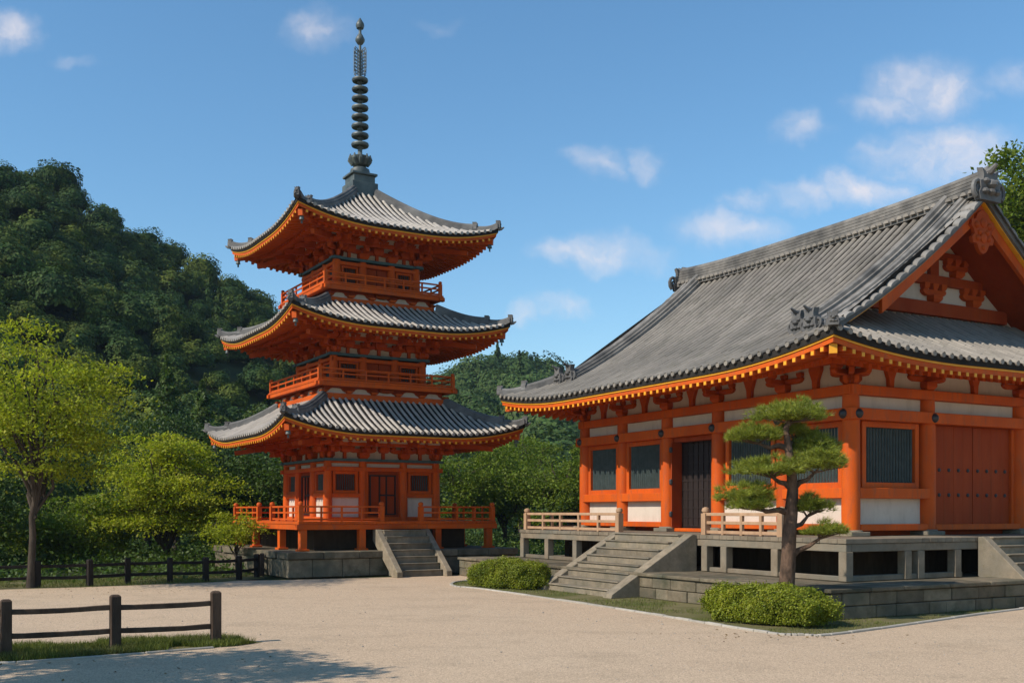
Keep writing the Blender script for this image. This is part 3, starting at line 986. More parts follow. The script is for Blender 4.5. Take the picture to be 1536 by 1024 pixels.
        for sx in (-1, 1):
            for sy in (-1, 1):
                f = hip_curve(0, 0, sx, sy, rf0, E, E)
                m = MB()
                hip_ridge(m, f, .62, Dp, .24, .24, 14, .05)
                p, _ = f(.60); demon_tile(m, (p.x, p.y, p.z + .02), (sx, sy), .26, .28)
                hip_ridge(m, f, .0, .64, .20, .17, 8, .10)
                p, _ = f(0.0); demon_tile(m, (p.x - sx * .02, p.y - sy * .02, p.z + .04), (sx, sy), .17, .24)
                m.tube([(p.x, p.y, p.z - .02), (p.x + sx * .07, p.y + sy * .07, p.z - .01), (p.x + sx * .14, p.y + sy * .14, p.z + .04)], [.06, .05, .02], 7)
                m.build('hip_ridge', M_TILED, o, smooth=True)
                # wind bell
                m = MB()
                m.tube([(0, 0, .12), (0, 0, 0)], .008, 5)
                m.lathe((0, 0, -.22), [(.085, 0), (.075, .04), (.06, .15), (.03, .22)], 10)
                m.bb(-.03, .03, -.004, .004, -.34, -.24)
                w = m.build('wind_bell', M_BRONZE, T, smooth=True)
                w.location = (sx * (E - .22), sy * (E - .22), ze + LIFT - .42)

    # spire
    m = MB()
    zb = 13.52
    m.bb(-.48, .48, -.48, .48, zb - .50, zb - .02); m.bb(-.40, .40, -.40, .40, zb - .02, zb + .24); m.bb(-.47, .47, -.47, .47, zb + .24, zb + .32)
    sp = m.build('spire', M_BRONZE, T, bevel=.012)
    m = MB()
    m.lathe((0, 0, zb + .32), [(.33, 0), (.35, .12), (.33, .20), (.22, .27), (.14, .30)], 20)
    m.build('inverted_bowl', M_BRONZE, sp, smooth=True)
    m = MB()
    m.lathe((0, 0, zb + .62), [(.14, 0), (.24, .05), (.33, .16), (.38, .32), (.35, .34), (.2, .30), (.1, .30)], 20)
    for k in range(10):
        a = 2 * math.pi * k / 10
        m.tube([(.26 * math.cos(a), .26 * math.sin(a), zb + .70), (.38 * math.cos(a), .38 * math.sin(a), zb + .86), (.36 * math.cos(a), .36 * math.sin(a), zb + 1.02)], [.07, .07, .02], 6)
    m.build('lotus_bowl', M_BRONZE, sp, smooth=True)
    m = MB(); m.tube([(0, 0, zb + .3), (0, 0, 16.5), (0, 0, 18.9)], [.085, .07, .04], 10)
    m.build('spire_shaft', M_BRONZE, sp, smooth=True)
    ro = None
    for i in range(8):
        z = 14.92 + i * .325; k = 1 - .012 * i
        if ro is None:
            m = MB()
            m.lathe((0, 0, 0), [(.09, -.03), (.22, -.075), (.29, -.065), (.315, -.01), (.30, .045), (.24, .065), (.17, .05), (.09, .03)], 20)
            m.lathe((0, 0, -.16), [(.09, 0), (.12, .03), (.12, .07), (.09, .09)], 12)
            ro = m.build('spire_ring', M_BRONZE, sp, smooth=True); ro.location = (0, 0, z)
        else:
            c = inst(ro, sp, (0, 0, z)); c.scale = (k, k, k)
    m = MB()
    for k in range(4):
        a = math.pi / 2 * k + .4
        ca, sa = math.cos(a), math.sin(a)
        zz0, zz1 = 17.36, 18.30
        def pt(r, z): return (r * ca, r * sa, z)
        m.tube([pt(.05, zz0), pt(.22, zz0 + .03), pt(.30, zz0 + .2), pt(.30, zz1 - .15), pt(.24, zz1), pt(.16, zz1 - .02), pt(.05, zz1 - .1)], .013, 4)
        for j in range(7):
            z = zz0 + .06 + j * .12
            m.tube([pt(.04, z), pt(.12, z + .09), pt(.2, z + .02), pt(.3, z + .1)], .010, 4)
            m.tube([pt(.04, z + .1), pt(.14, z), pt(.22, z + .1), pt(.3, z + .02)], .010, 4)
        m.tube([pt(.13, zz0 + .05), pt(.13, zz1 - .06)], .008, 4); m.tube([pt(.22, zz0 + .05), pt(.22, zz1 - .03)], .008, 4)
    m.build('flame_ornament', M_BRONZE, sp)
    m = MB()
    m.lathe((0, 0, 18.42), [(.04, 0), (.10, .05), (.165, .15), (.165, .22), (.11, .33), (.05, .42), (.05, .52), (.075, .60)], 16)
    m.lathe((0, 0, 18.98), [(.05, 0), (.12, .03), (.15, .12), (.14, .2), (.08, .30), (.02, .40)], 16)
    m.build('jewel_finial', M_BRONZE, sp, smooth=True)
make_pagoda()

# ------------------------------------------------------------------ main hall
def make_hall():
    T = empty('temple_hall', HALL_O, HALL_A, 'long vermilion temple hall with a big grey tiled hip and gable roof', 'temple hall')
    CX, CY, WX, WY = 4.2, 5.52, 4.2, 5.52
    FR, NEAR, FAR, BACK = (CX, CY, -1, 0), (CX, CY, 0, -1), (CX, CY, 0, 1), (CX, CY, 1, 0)
    ZV = 1.46
    # ---- stone terrace the hall stands on
    X0, X1, Y0, Y1 = -3.7, 11.6, -3.0, 12.7
    m = MB()
    masonry(m, Y0, Y1, X0, .0, .50, 2, .45, .95, axis='y', sgn=-1)
    masonry(m, X0 + .29, X1, Y0, .0, .50, 2, .45, .95, axis='x', sgn=-1)
    masonry(m, X0 + .29, X1, Y1, .0, .50, 2, .45, .95, axis='x', sgn=1)
    m.bb(X0 + .27, X1, Y0 + .27, Y1 - .27, 0, .49)
    m.bb(X1 - .2, X1 + .02, Y0 + .3, Y1 - .3, 0, .495)
    y = Y0 - .04
    while y < Y1:
        L = min(random.uniform(.9, 1.5), Y1 + .04 - y)
        m.bb(X0 - .05, X0 + 1.0, y + .004, y + L - .004, .505, .585 + random.uniform(-.003, .003)); y += L
    x = X0 + 1.0
    while x < X1:
        L = min(random.uniform(.9, 1.5), X1 + .04 - x)
        m.bb(x + .004, x + L - .004, Y0 - .05, Y0 + 1.0, .505, .585 + random.uniform(-.003, .003)); x += L
    m.bb(X0 + 1.0, X1, Y0 + 1.0, Y1 + .03, .495, .575)
    m.build('stone_terrace', M_STONED, T, bevel=.015)

    # ---- veranda
    VX0, VY0, VX1, VY1 = -2.0, -1.75, 10.0, 11.85
    m = MB()
    y = VY0
    while y < VY1 - .01:
        L = min(.245, VY1 - y)
        m.bb(VX0 + random.uniform(0, .012), .0, y + .003, y + L - .003, ZV - .10, ZV - random.uniform(0, .005)); y += L
    x = .004
    while x < VX1:
        L = .245
        m.bb(x + .003, x + L - .003, VY0 + random.uniform(0, .012), .0, ZV - .10, ZV - random.uniform(0, .005))
        m.bb(x + .003, x + L - .003, 11.05, VY1, ZV - .10, ZV - random.uniform(0, .005)); x += L
    m.bb(8.4, VX1, .004, 11.04, ZV - .10, ZV - .003)
    m.bb(.003, 8.39, .003, 11.035, ZV - .10, ZV - .02)
    m.build('veranda_floor', M_DECK, T, bevel=.006)
    m = MB()
    m.bb(VX0 + .03, VX0 + .19, VY0 + .03, VY1 - .03, ZV - .27, ZV - .103)
    m.bb(VX0 + .19, VX1, VY0 + .03, VY0 + .19, ZV - .27, ZV - .105)
    m.bb(VX0 + .19, VX1, VY1 - .19, VY1 - .03, ZV - .27, ZV - .105)
    m.bb(VX0 + .06, VX0 + .20, VY0 + .2, 2.6, .585, .69); m.bb(VX0 + .06, VX0 + .20, 6.8, VY1 - .3, .585, .69)
    m.bb(VX0 + .22, 1.6, VY0 + .05, VY0 + .20, .586, .70)
    m.build('veranda_beam', M_DECK, T, bevel=.01)
    pm = MB(); pm.bb(-.105, .105, -.105, .105, 0, ZV - .27 - .586)
    po = None
    for (x, y) in ((-1.88, -1.63), (-1.88, .35), (-1.88, 2.05), (-1.88, 2.75), (-1.88, 6.7), (-1.88, 8.6), (-1.88, 10.2), (-1.88, 11.72), (-.15, -1.63), (.25, -1.63), (1.42, -1.63),
                   (6.9, -1.63), (8.4, -1.63), (9.88, -1.63), (0.2, 11.72), (2.5, 11.72), (5, 11.72), (7.5, 11.72), (9.88, 11.72)):
        if po is None: po = pm.build('veranda_post', M_DECK, T, bevel=.012); po.location = (x, y, .587)
        else: inst(po, T, (x, y, .587))
    m = MB()
    y = -.45
    while y < 11.4:
        m.bb(-.5 + random.uniform(0, .02), -.42, y + .004, y + .296, .58, ZV - .11); y += .30
    x = -.41
    while x < 9.0:
        m.bb(x + .004, x + .296, -.5 + random.uniform(0, .02), -.42, .58, ZV - .11); x += .30
    m.bb(-.41, 9.0, 11.3, 11.38, .58, ZV - .11)
    m.build('underfloor_boards', M_UNDER, T)

    # ---- front stairs
    def stairs(frame, u0, u1, o0, run, top, n, wst):
        m = MB(frame)
        for i in range(n):
            z1 = top - i * top / n
            m.bb(u0 + wst - .02, u1 - wst + .02, o0 + run * i / n - .01, o0 + run * (i + 1) / n, 0, z1 - .035)
            m.bb(u0 + wst - .02, u1 - wst + .02, o0 + run * i / n - .02, o0 + run * (i + 1) / n + .035, z1 - .035, z1)
        st = m.build('stone_stairs', M_STONE, T, bevel=.01)
        for a in (u0, u1 - wst):
            m = MB(frame)
            sl = top / run
            m.prism([(o0 - .01, .6), (o0 - .01, top - .005), (o0 + .12, top + .012), (o0 + run + .12, .10), (o0 + run + .16, 0), (o0 + .6, 0)], a, a + wst, 'oz')
            m.build('stair_stringer', M_STONE, st, bevel=.012)
        return st
    stairs(FR, CY - 6.4, CY - 3.0, CX + 2.003, 2.35, ZV - .002, 8, .34)
    stairs(NEAR, 2.05 - CX, 6.4 - CX, CY + 1.753, 1.55, ZV - .002, 8, .22)

    # ---- columns
    front_y = [0, 2.1, 4.55, 6.75, 8.95, 11.04]
    side_x = [0, 2.5, 5.9, 8.4]
    ZB, ZT = 1.60, 4.66
    cm = MB(); cm.lathe((0, 0, 0), [(.205, 0), (.21, .4), (.205, 1.6), (.19, ZT - ZB)], 20)
    bs = MB(); bs.bb(-.30, .30, -.30, .30, 0, .10); bs.lathe((0, 0, .10), [(.27, 0), (.25, .04)], 18)
    co = bo = None
    spots = [(0, y) for y in front_y] + [(8.4, y) for y in front_y] + [(x, 0) for x in side_x[1:3]] + [(x, 11.04) for x in side_x[1:3]]
    for (x, y) in spots:
        if co is None:
            co = cm.build('column', M_RED, T, smooth=True); co.location = (x, y, ZB)
            bo = bs.build('column_base', M_STONE, co, bevel=.012); bo.location = (0, 0, -.142)
        else:
            c = inst(co, T, (x, y, ZB)); inst(bo, c)

    # ---- walls: beams, plaster, openings
    beams, white, frz, boards = MB(), MB(), MB(), MB()
    covers = []
    def wall(frame, half, o, us, kinds):
        for mm in (beams, white, frz, boards): mm.use(*frame)
        k = .004 * abs(frame[3])
        boards.bb(-half + .05, half - .05, o - .34, o - .22, ZV, 5.8) if kinds is None or 'open' not in kinds else None
        if kinds and 'open' in kinds:
            i = kinds.index('open'); a, b = us[i], us[i + 1]
            boards.bb(-half + .05, a, o - .34, o - .22, ZV, 5.8); boards.bb(b, half - .05, o - .34, o - .22, ZV, 5.8)
            boards.bb(a, b, o - .34, o - .22, 4.0, 5.8)
        beams.bb(-half - .24, half + .24, o - .05, o + .245 + k, 4.09 + k, 4.36 - k)        # upper tie beam
        beams.bb(-half - .20, half + .20, o - .12, o + .16 + k, 4.66 + k, 4.89 - k)          # head beam
        for mm_, z0, z1, oo in ((white, 4.36, 4.66, o - .02), (frz, 4.89, 5.7, o - .03)):
            for (a, b) in zip(us[:-1], us[1:]): mm_.bb(a + .02, b - .02, oo - .08, oo, z0, z1)
        for i, (a, b) in enumerate(zip(us[:-1], us[1:])):
            kd = kinds[i] if kinds else 'plain'
            a2, b2 = a + .19, b - .19
            if kd in ('window', 'plain'):
                beams.bb(a2 - .05, b2 + .05, o - .10, o + .17, 1.58, 1.73)
                white.bb(a2 - .02, b2 + .02, o - .10, o - .01, 1.73, 2.32)
                beams.bb(a2 - .10, b2 + .10, o - .10, o + .19, 2.32, 2.56)
                if kd == 'window':
                    ww = (b2 - a2)
                    white.bb(a2 - .02, b2 + .02, o - .21, o - .10, 2.56, 4.09)
                    lattice_window(T, 'window', frame, a2 + (.02 if ww < 2 else .12), b2 - (.02 if ww < 2 else .12), 2.56, 4.085, o - .0, fr=.13, pitch=.092)
                else:
                    white.bb(a2 - .02, b2 + .02, o - .10, o - .01, 2.56, 4.09)
            elif kd == 'door':
                beams.bb(a2 - .05, b2 + .05, o - .10, o + .17, 1.58, 1.72)
                for s0, s1 in ((a2 + .12, (a + b) / 2 - .008), ((a + b) / 2 + .008, b2 - .12)):
                    d = MB(frame)
                    n = 4; p = (s1 - s0) / n
                    for j in range(n): d.bb(s0 + j * p + .002, s0 + (j + 1) * p - .002, o - .12, o - .03 - .003 * (j % 2), 1.72, 4.085)
                    dp = d.build('door', M_REDB, T, bevel=.004)
                    for z in (2.42, 3.02):
                        for j in range(4):
                            u = s0 + (s1 - s0) * (j + .5) / 4
                            st_ = MB(frame)
                            ring = []
                            for (r_, oo) in ((.048, o - .03), (.045, o - .012), (.025, o + .004), (.004, o + .008)):
                                ring.append([(u + r_ * math.cos(q), oo, z + r_ * math.sin(q)) for q in [2 * math.pi * t / 10 for t in range(10)]])
                            st_.sweep(ring)
                            st_.build('door_boss', M_IRON, dp, smooth=True)
                fm = MB(frame)
                fm.bb(a2, a2 + .115, o - .1, o + .04, 1.72, 4.085); fm.build('door_jamb', M_RED, T, bevel=.006)
                fm = MB(frame); fm.bb(b2 - .115, b2, o - .1, o + .04, 1.72, 4.085); fm.build('door_jamb', M_RED, T, bevel=.006)
            elif kd == 'open':
                beams.bb(a2 - .05, b2 + .05, o - .22, o + .02, 1.465, 1.56)
                fm = MB(frame)
                fm.bb(a2, a2 + .07, o - .2, o + .03, 1.56, 4.085); fm.bb(b2 - .07, b2, o - .2, o + .03, 1.56, 4.085)
                fm.bb(a2 + .07, b2 - .07, o - .2, o + .0, 3.96, 4.083)
                fm.build('door_frame', M_REDB, T, bevel=.006)
                wj = MB(frame); wj.bb(b2 - .02, b2 + .05, o - .1, o + .05, 1.56, 4.086); wj.build('door_jamb', M_WHITE, T)
                # inner lattice door, closed, and an outer leaf folded open against the jamb
                d = MB(frame); d.bb(a2 + .05, b2 - .05, o - .33, o - .28, 1.56, 4.0)
                dp = d.build('inner_door', M_BROWN, T)
                g = MB(frame)
                n = 7
                for j in range(n + 1):
                    u = a2 + .12 + (b2 - a2 - .24) * j / n
                    g.bb(u - .018, u + .018, o - .28, o - .255, 1.6, 3.95)
                for j in range(10):
                    z = 1.62 + j * .252
                    g.bb(a2 + .07, b2 - .07, o - .28, o - .26, z - .018, z + .018)
                g.build('door_lattice', M_BROWN, dp)
                lf = MB(frame); lf.bb(a2 + .075, a2 + .125, o - .24, o + .12, 1.58, 3.95)
                lp = lf.build('door', M_REDB, T, bevel=.005)
                hg = MB(frame)
                for z in (1.95, 2.85, 3.75): hg.lathe((a2 + .10, o + .13, z - .08), [(.03, 0), (.05, .03), (.05, .13), (.03, .16)], 8)
                hg.build('hinge', M_IRON, lp)
        covers.append((frame, o, us))
    uf = [CY - y for y in front_y][::-1]
    wall(FR, WY, WX, uf, ['window', 'window', 'open', 'window', 'window'])
    un = [x - CX for x in side_x]
    wall(NEAR, WX, WY, un, ['window', 'door', 'window'])
    wall(FAR, WX, WY, un, None)
    wall(BACK, WY, WX, uf, None)
    beams.build('tie_beam', M_RED, T, bevel=.012)
    white.build('plaster_panel', M_WHITE, T)
    frz.build('plaster_frieze', M_WHITE, T)
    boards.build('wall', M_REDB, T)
    nc = None
    for frame, o, us in covers:
        ox, oy, nx, ny = frame
        for u in us:
            off = o + .25
            loc = (ox - ny * u + nx * off, oy + nx * u + ny * off, 4.225)
            if nc is None:
                m = MB()
                rg = [[(r_ * math.cos(t), oo, r_ * math.sin(t)) for t in [2 * math.pi * q / 14 for q in range(14)]] for (r_, oo) in ((.115, -.02), (.11, .01), (.08, .05), (.04, .075), (.01, .085))]
                m.sweep(rg)
                nc = m.build('nail_cover', M_IRON, T, smooth=True); nc.location = loc; nc.rotation_euler = (0, 0, side_rz(nx, ny))
            else: inst(nc, T, loc, side_rz(nx, ny))

    # ---- brackets and struts under the eaves
    bm_ = bracket_mesh(.40, .25, steps=2, tail=False, arm=1.25)
    bm_.bb(-.07, .07, .3, 1.0, .70, .86)
    bo = None
    for frame, o, us in covers:
        ox, oy, nx, ny = frame
        for u in us[1:-1]:
            loc = (ox - ny * u + nx * o, oy + nx * u + ny * o, 4.893)
            if bo is None: bo = bm_.build('bracket', M_REDD, T, bevel=.01); bo.location = loc; bo.rotation_euler = (0, 0, side_rz(nx, ny))
            else: inst(bo, T, loc, side_rz(nx, ny))
        for a, b in zip(us[:-1], us[1:]):
            c = (a + b) / 2
            sm = MB(frame)
            sm.prism([(c - .07, 4.893), (c + .07, 4.893), (c + .09, 5.1), (c + .19, 5.33), (c + .19, 5.42), (c - .19, 5.42), (c - .19, 5.33), (c - .09, 5.1)], o - .04, o + .08, 'uz')
            sm.build('frieze_strut', M_REDD, T, bevel=.008)
    bc = bracket_mesh(.40, .253, steps=2, tail=False, arm=.9, k=1.4)
    bc.bb(-.085, .085, .3, 1.75, .70, .88)
    bs2 = bracket_mesh(.40, .251, steps=2, tail=False, arm=1.15)
    k1 = k2 = None
    for sx, x in ((-1, 0), (1, 8.4)):
        for sy, y in ((-1, 0), (1, 11.04)):
            rz = math.atan2(sy, sx) - math.pi / 2
            loc = (x, y, 4.896)
            if k1 is None:
                k1 = bc.build('corner_bracket', M_REDD, T, bevel=.01); k1.location = loc; k1.rotation_euler = (0, 0, rz)
                ye = MB(); ye.bb(-.08, .08, 1.75, 1.765, .705, .875); kye = ye.build('beam_end', M_YEL, k1)
            else:
                c = inst(k1, T, loc, rz); inst(kye, c)
            for (nx, ny) in ((sx, 0), (0, sy)):
                if k2 is None: k2 = bs2.build('bracket', M_REDD, T, bevel=.01); k2.location = (x, y, 4.899); k2.rotation_euler = (0, 0, side_rz(nx, ny))
                else: inst(k2, T, (x, y, 4.899), side_rz(nx, ny))
    m = MB()
    for frame, half, o in ((FR, WY, WX), (NEAR, WX, WY), (FAR, WX, WY), (BACK, WY, WX)):
        m.use(*frame); k = .004 * abs(frame[3])
        m.bb(-half - .9, half + .9, o + .33, o + .47 + k, 5.365 + k, 5.50 + k)
        m.bb(-half - 1.1, half + 1.1, o + .73, o + .88 + k, 5.46 + k, 5.58 + k)
        m.bb(-half - .2, half + .2, o - .08, o + .08 + k, 5.42 + k, 5.64)
    m.build('eave_purlin', M_RED, T, bevel=.008)

    # ---- roof
    HX, HY = WX + 2.25, WY + 1.65
    ZE, K1, K2, LIFT, LC, DF = 5.42, .435, .0355, .36, 4.2, 2.4
    VG = WY + .30                      # half distance between the gable verges
    DS = 2.90                          # depth of the side slopes up to the gable wall
    faces = {}
    mt, mp, mr, mre, ms, lip, yel, redb = (MB() for _ in range(8))
    for key, frame, U, O in (('f', FR, HY, HX), ('b', BACK, HY, HX), ('n', NEAR, HX, HY), ('r', FAR, HX, HY)):
        rf = RoofFace(frame, U, O, ZE, K1, K2, LIFT, LC, DF, None)
        if key in 'fb': rf.dmax = lambda u, U=U: HX if abs(u) <= VG else max(0.0, U - abs(u))
        else: rf.dmax = lambda u, U=U: max(0.0, min(DS, U - abs(u)))
        faces[key] = rf
        tile_rolls(mt, mp, rf, .280, .058, .34)
        rafters(mr, mre, ms, rf, 2.2 if key in 'fb' else 1.6, .27, .105, .375, .26, .85)
        eave_band(lip, rf, -.20, -.005, -.165, -.012)
        eave_band(yel, rf, -.24, -.035, -.212, -.168)
        eave_band(redb, rf, -.30, -.06, -.32, -.215)
    o = mp.build('roof', M_PAN, T)
    mt.build('roof_tiles', M_TILE, o, smooth=True)
    lip.build('eave_tile_edge', M_PAN, o)
    yel.build('eave_board', M_YEL, o)
    redb.build('eave_board', M_RED, o)
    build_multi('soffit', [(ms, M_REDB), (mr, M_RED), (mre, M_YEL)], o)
    rff, rfn = faces['f'], faces['n']
    for sx in (-1, 1):
        for sy in (-1, 1):
            # hip ridge, from the corner up to the verge
            def f(d, sx=sx, sy=sy):
                return Vector((CX + sx * (HX - d), CY + sy * (HY - d), rff.z(HY - max(d, 0), max(d, 0)))), Vector((sy, -sx, 0)).normalized()
            m = MB()
            hip_ridge(m, f, .62, 1.45, .26, .26, 8, .02)
            p, _ = f(.60); demon_tile(m, (p.x, p.y, p.z), (sx, sy), .30, .36)
            hip_ridge(m, f, .02, .64, .22, .19, 8, .08)
            p, _ = f(.02); demon_tile(m, (p.x, p.y, p.z + .03), (sx, sy), .22, .28)
            m.build('hip_ridge', M_TILED, o, smooth=True)
            hm = MB()
            for a, b in ((.16, .8), (.8, 1.6)):
                pa = Vector((CX + sx * (HX - a), CY + sy * (HY - a), ZE - .45 + .24 * a + LIFT * (1 - a / 3)))
                pb = Vector((CX + sx * (HX - b), CY + sy * (HY - b), ZE - .45 + .24 * b + LIFT * (1 - b / 3)))
                hm.beam(pa, pb, .17, .22)
            hp = hm.build('hip_rafter', M_RED, o)
            ym = MB(); q = Vector((CX + sx * (HX - .155), CY + sy * (HY - .155), ZE - .45 + .04 + LIFT * .95))
            ym.beam(q, q + Vector((sx * .012, sy * .012, 0)), .16, .21); ym.build('beam_end', M_YEL, hp)
    # descending ridges, verge tiles, bargeboards at both gables
    for sy in (-1, 1):
        for key in ('f', 'b'):
            rf = faces[key]; nx = rf.frame[2]
            su = sy * nx        # u = (y - CY) * nx for these frames
            def fp(u, d, h=0.0):
                a = rf.P(su * u, d, h)
                return Vector((CX + nx * a[1], CY + nx * a[0], a[2]))
            def line(u):
                return lambda d: (fp(u, d), Vector((0, 1, 0)))
            m = MB()
            hip_ridge(m, line(VG - .95), 1.35, HX - .25, .36, .40, 22, 0)
            hip_ridge(m, line(VG - .42), 1.25, HX - .15, .30, .28, 22, 0)
            m.build('descending_ridge', M_RIDGE, o, smooth=True)
            m = MB()
            for u, d in ((VG - .92, 1.28), (VG - .42, 1.18)):
                p = fp(u, d); demon_tile(m, (p.x, p.y, p.z + .02), (nx, 0), .42, .50)
            m.build('ridge_end_tile', M_TILED, o, smooth=True)
            m = MB()
            d = 1.5
            while d < HX - .2:
                rings = []
                for (u, r_, h) in ((VG - .26, .10, .05), (VG + .02, .10, .055), (VG + .06, .11, .04), (VG + .13, .115, .005)):
                    ring = []
                    for t in range(9):
                        an = math.pi * t / 8
                        ring.append(tuple(fp(u, d + r_ * math.cos(an) * 1.25, h + r_ * .62 * math.sin(an))))
                    rings.append(ring)
                m.sweep(rings)
                d += .285
            m.build('verge_tiles', M_RIDGE, o, smooth=True)
            # dark bedding under the verge, ochre fillet, bargeboard
            for nm, mt_, ua, ub, ha, hb_, d0 in (('verge_edge', M_TILED, VG - .6, VG + .05, -.10, .035, 1.38), ('verge_board', M_YEL, VG - .4, VG - .02, -.145, -.102, 1.9), ('bargeboard', M_RED, VG - .22, VG - .11, -.52, -.172, 3.05)):
                mm = MB(); rings = []
                for i in range(15):
                    d = d0 + (HX - d0) * i / 14
                    dd = HX - .0 if i == 14 else d
                    lo = ha * (1 - .18 * math.sin(math.pi * i / 14)) if nm == 'bargeboard' else ha
                    za = rf.z(0, dd)
                    P = lambda u, h: (CX + nx * (HX - dd), CY + sy * u, za + h)
                    rings.append([P(ua, lo), P(ub, lo), P(ub, hb_), P(ua, hb_)])
                mm.sweep(rings)
                mm.build(nm, mt_, o)
            # boards under the overhanging verge
            mm = MB(); vs = []; fs = []
            for i in range(11):
                d = 2.2 + (HX - 2.2) * i / 10
                za = rf.z(0, d) - .19
                vs += [(CX + nx * (HX - d), CY + sy * (VG - .23), za), (CX + nx * (HX - d), CY + sy * (HY - DS - .1), za)]
            for i in range(10): fs.append((2 * i, 2 * i + 1, 2 * i + 3, 2 * i + 2))
            mm.add(vs, fs); mm.build('verge_soffit', M_REDB, o)
        # gable wall with its timber frame
        fr = NEAR if sy < 0 else FAR
        og = HY - DS                 # gable wall plane, measured from the centre
        rf = faces['f']
        half = lambda z: next((HX - d / 100 for d in range(0, 646) if rf.z(0, d / 100) - .2 >= z), 0)
        gw = MB(fr)
        poly = [(-half(6.95), 6.95)] + [(-half(6.95 + i * .245), 6.95 + i * .245) for i in range(1, 10)] + [(0, 9.28)]
        poly += [(-a, b) for a, b in reversed(poly[:-1])]
        gw.prism(poly, og - .1, og, 'uz')
        g = gw.build('gable_wall', M_WHITE, o)
        for z0, z1, pr in ((7.02, 7.36, .16), (7.82, 8.06, .13), (8.50, 8.68, .11)):
            bm2 = MB(fr); h_ = half(z1) + .12
            bm2.bb(-h_, h_, og - .02, og + pr, z0, z1); bm2.build('gable_beam', M_REDB, g, bevel=.01)
        pm2 = MB(fr); pm2.bb(-.16, .16, og - .01, og + .12, 8.06, 9.2); pm2.build('king_post', M_REDB, g, bevel=.01)
        for u, z in ((-1.5, 7.36), (0, 7.36), (1.5, 7.36), (-.85, 8.06), (.85, 8.06)):
            k = MB(fr)
            block(k, u, og + .06, z, .34, .17)
            k.add(*shift_prism([(a + u, b) for a, b in arm_poly(.86, .15)], og + .0, og + .12, z + .17))
            for du in (-.32, 0, .32): block(k, u + du, og + .06, z + .32, .2, .165)
            k.build('gable_bracket', M_REDD, g, bevel=.006)
        gg = MB(fr)
        out = [(0, 9.62), (.20, 9.50), (.26, 9.36), (.40, 9.34), (.44, 9.20), (.34, 9.12), (.30, 9.0), (.40, 8.92), (.36, 8.78), (.22, 8.78), (.17, 8.66), (.10, 8.58), (0, 8.53)]
        out = out + [(-a, b) for a, b in reversed(out[1:-1])]
        out = [(a, b - .24) for a, b in out]
        gg.prism(out, VG - .13, VG - .03, 'uz')
        for (u, z, r_) in ((0, 9.28, .12), (-.24, 9.22, .09), (.24, 9.22, .09), (0, 8.92, .13), (-.2, 8.9, .08), (.2, 8.9, .08), (0, 8.68, .07), (-.14, 9.05, .07), (.14, 9.05, .07)):
            rg = [[(u + q * math.cos(t), oo, z - .24 + q * math.sin(t)) for t in [2 * math.pi * j / 10 for j in range(10)]] for (q, oo) in ((r_, VG - .04), (r_ * .9, VG + .0), (r_ * .5, VG + .03), (.01, VG + .035))]
            gg.sweep(rg)
        gg.build('gable_pendant', M_REDD, g, smooth=True)
    # main ridge
    m = MB(); zr = rff.z(0, HX) - .12
    rings = []
    for i in range(25):
        y = CY - VG - .06 + (2 * VG + .12) * i / 24
        t = abs(y - CY) / VG
        b = zr + .14 * t ** 3
        half_sec = [(.30, -.05), (.30, .10), (.24, .11)]
        z = .11
        for k in range(4):
            w = .235 - .014 * k
            half_sec += [(w + .025, z), (w + .025, z + .045), (w, z + .05), (w, z + .085)]; z += .088
        half_sec += [(.20, z), (.20, z + .03), (.12, z + .06), (.09, z + .13), (0, z + .16)]
        sec = half_sec + [(-a, c) for a, c in reversed(half_sec[:-1])]
        rings.append([(CX + a, y, b + c) for a, c in sec])
    m.sweep(rings)
    rd = m.build('main_ridge', M_RIDGE, o, smooth=False)
    for s in (-1, 1):
        m = MB()
        y = CY - VG
        while y < CY + VG - .1:
            t = abs(y + .1 - CY) / VG
            p = (CX + s * .27, y + .107, zr + .14 * t ** 3 + .03)
            rg = [[(p[0] + s * oo, p[1] + r_ * math.cos(q), p[2] + r_ * math.sin(q)) for q in [math.pi * j / 6 for j in range(7)]] for (r_, oo) in ((.085, -.05), (.085, .10))]
            m.sweep(rg); y += .215
        m.build('ridge_drip_tiles', M_TILE, rd)
    for s in (-1, 1):
        m = MB()
        demon_tile(m, (CX, CY + s * (VG + .08), zr + .02), (0, s), .78, .72)
        m.tube([(CX, CY + s * (VG - .1), zr + .64), (CX, CY + s * (VG + .08), zr + .72), (CX, CY + s * (VG + .12), zr + .80)], [.12, .10, .04], 8)
        m.build('ridge_end_tile', M_TILED, rd, smooth=True)

    # ---- balustrade of the front veranda
    ex = VX0 + .16
    railing(T, 'railing', (ex, 11.62), (ex, 6.52), ZV, .56, .16, 2, M_RAILW, 4, .075, (True, True))
    railing(T, 'railing', (ex, 2.86), (ex, .25), ZV, .56, .16, 2, M_RAILW, 3, .075, (True, True))
    railing(T, 'railing', (ex, 11.62), (0, 11.62), ZV, .56, .16, 2, M_RAILW, 1, .075, (False, False))
make_hall()

# ------------------------------------------------------------------ kerbs, planting bed, lawns
def strip(name, pts, w, h, material):
    m = MB()
    for a, b in zip(pts[:-1], pts[1:]):
        a = Vector((*a, 0)); b = Vector((*b, 0)); L = (b - a).length; d = (b - a) / L
        n = max(1, int(L / .9))
        for i in range(n):
            p = a + d * (L * i / n + .006); q = a + d * (L * (i + 1) / n - .006)
            hh = h + random.uniform(-.006, .006)
            m.beam((p.x, p.y, hh / 2 - .02), (q.x, q.y, hh / 2 - .02), w, hh + .04)
    o = m.build(name, material, bevel=.01)
    return tag(o, kind='structure')

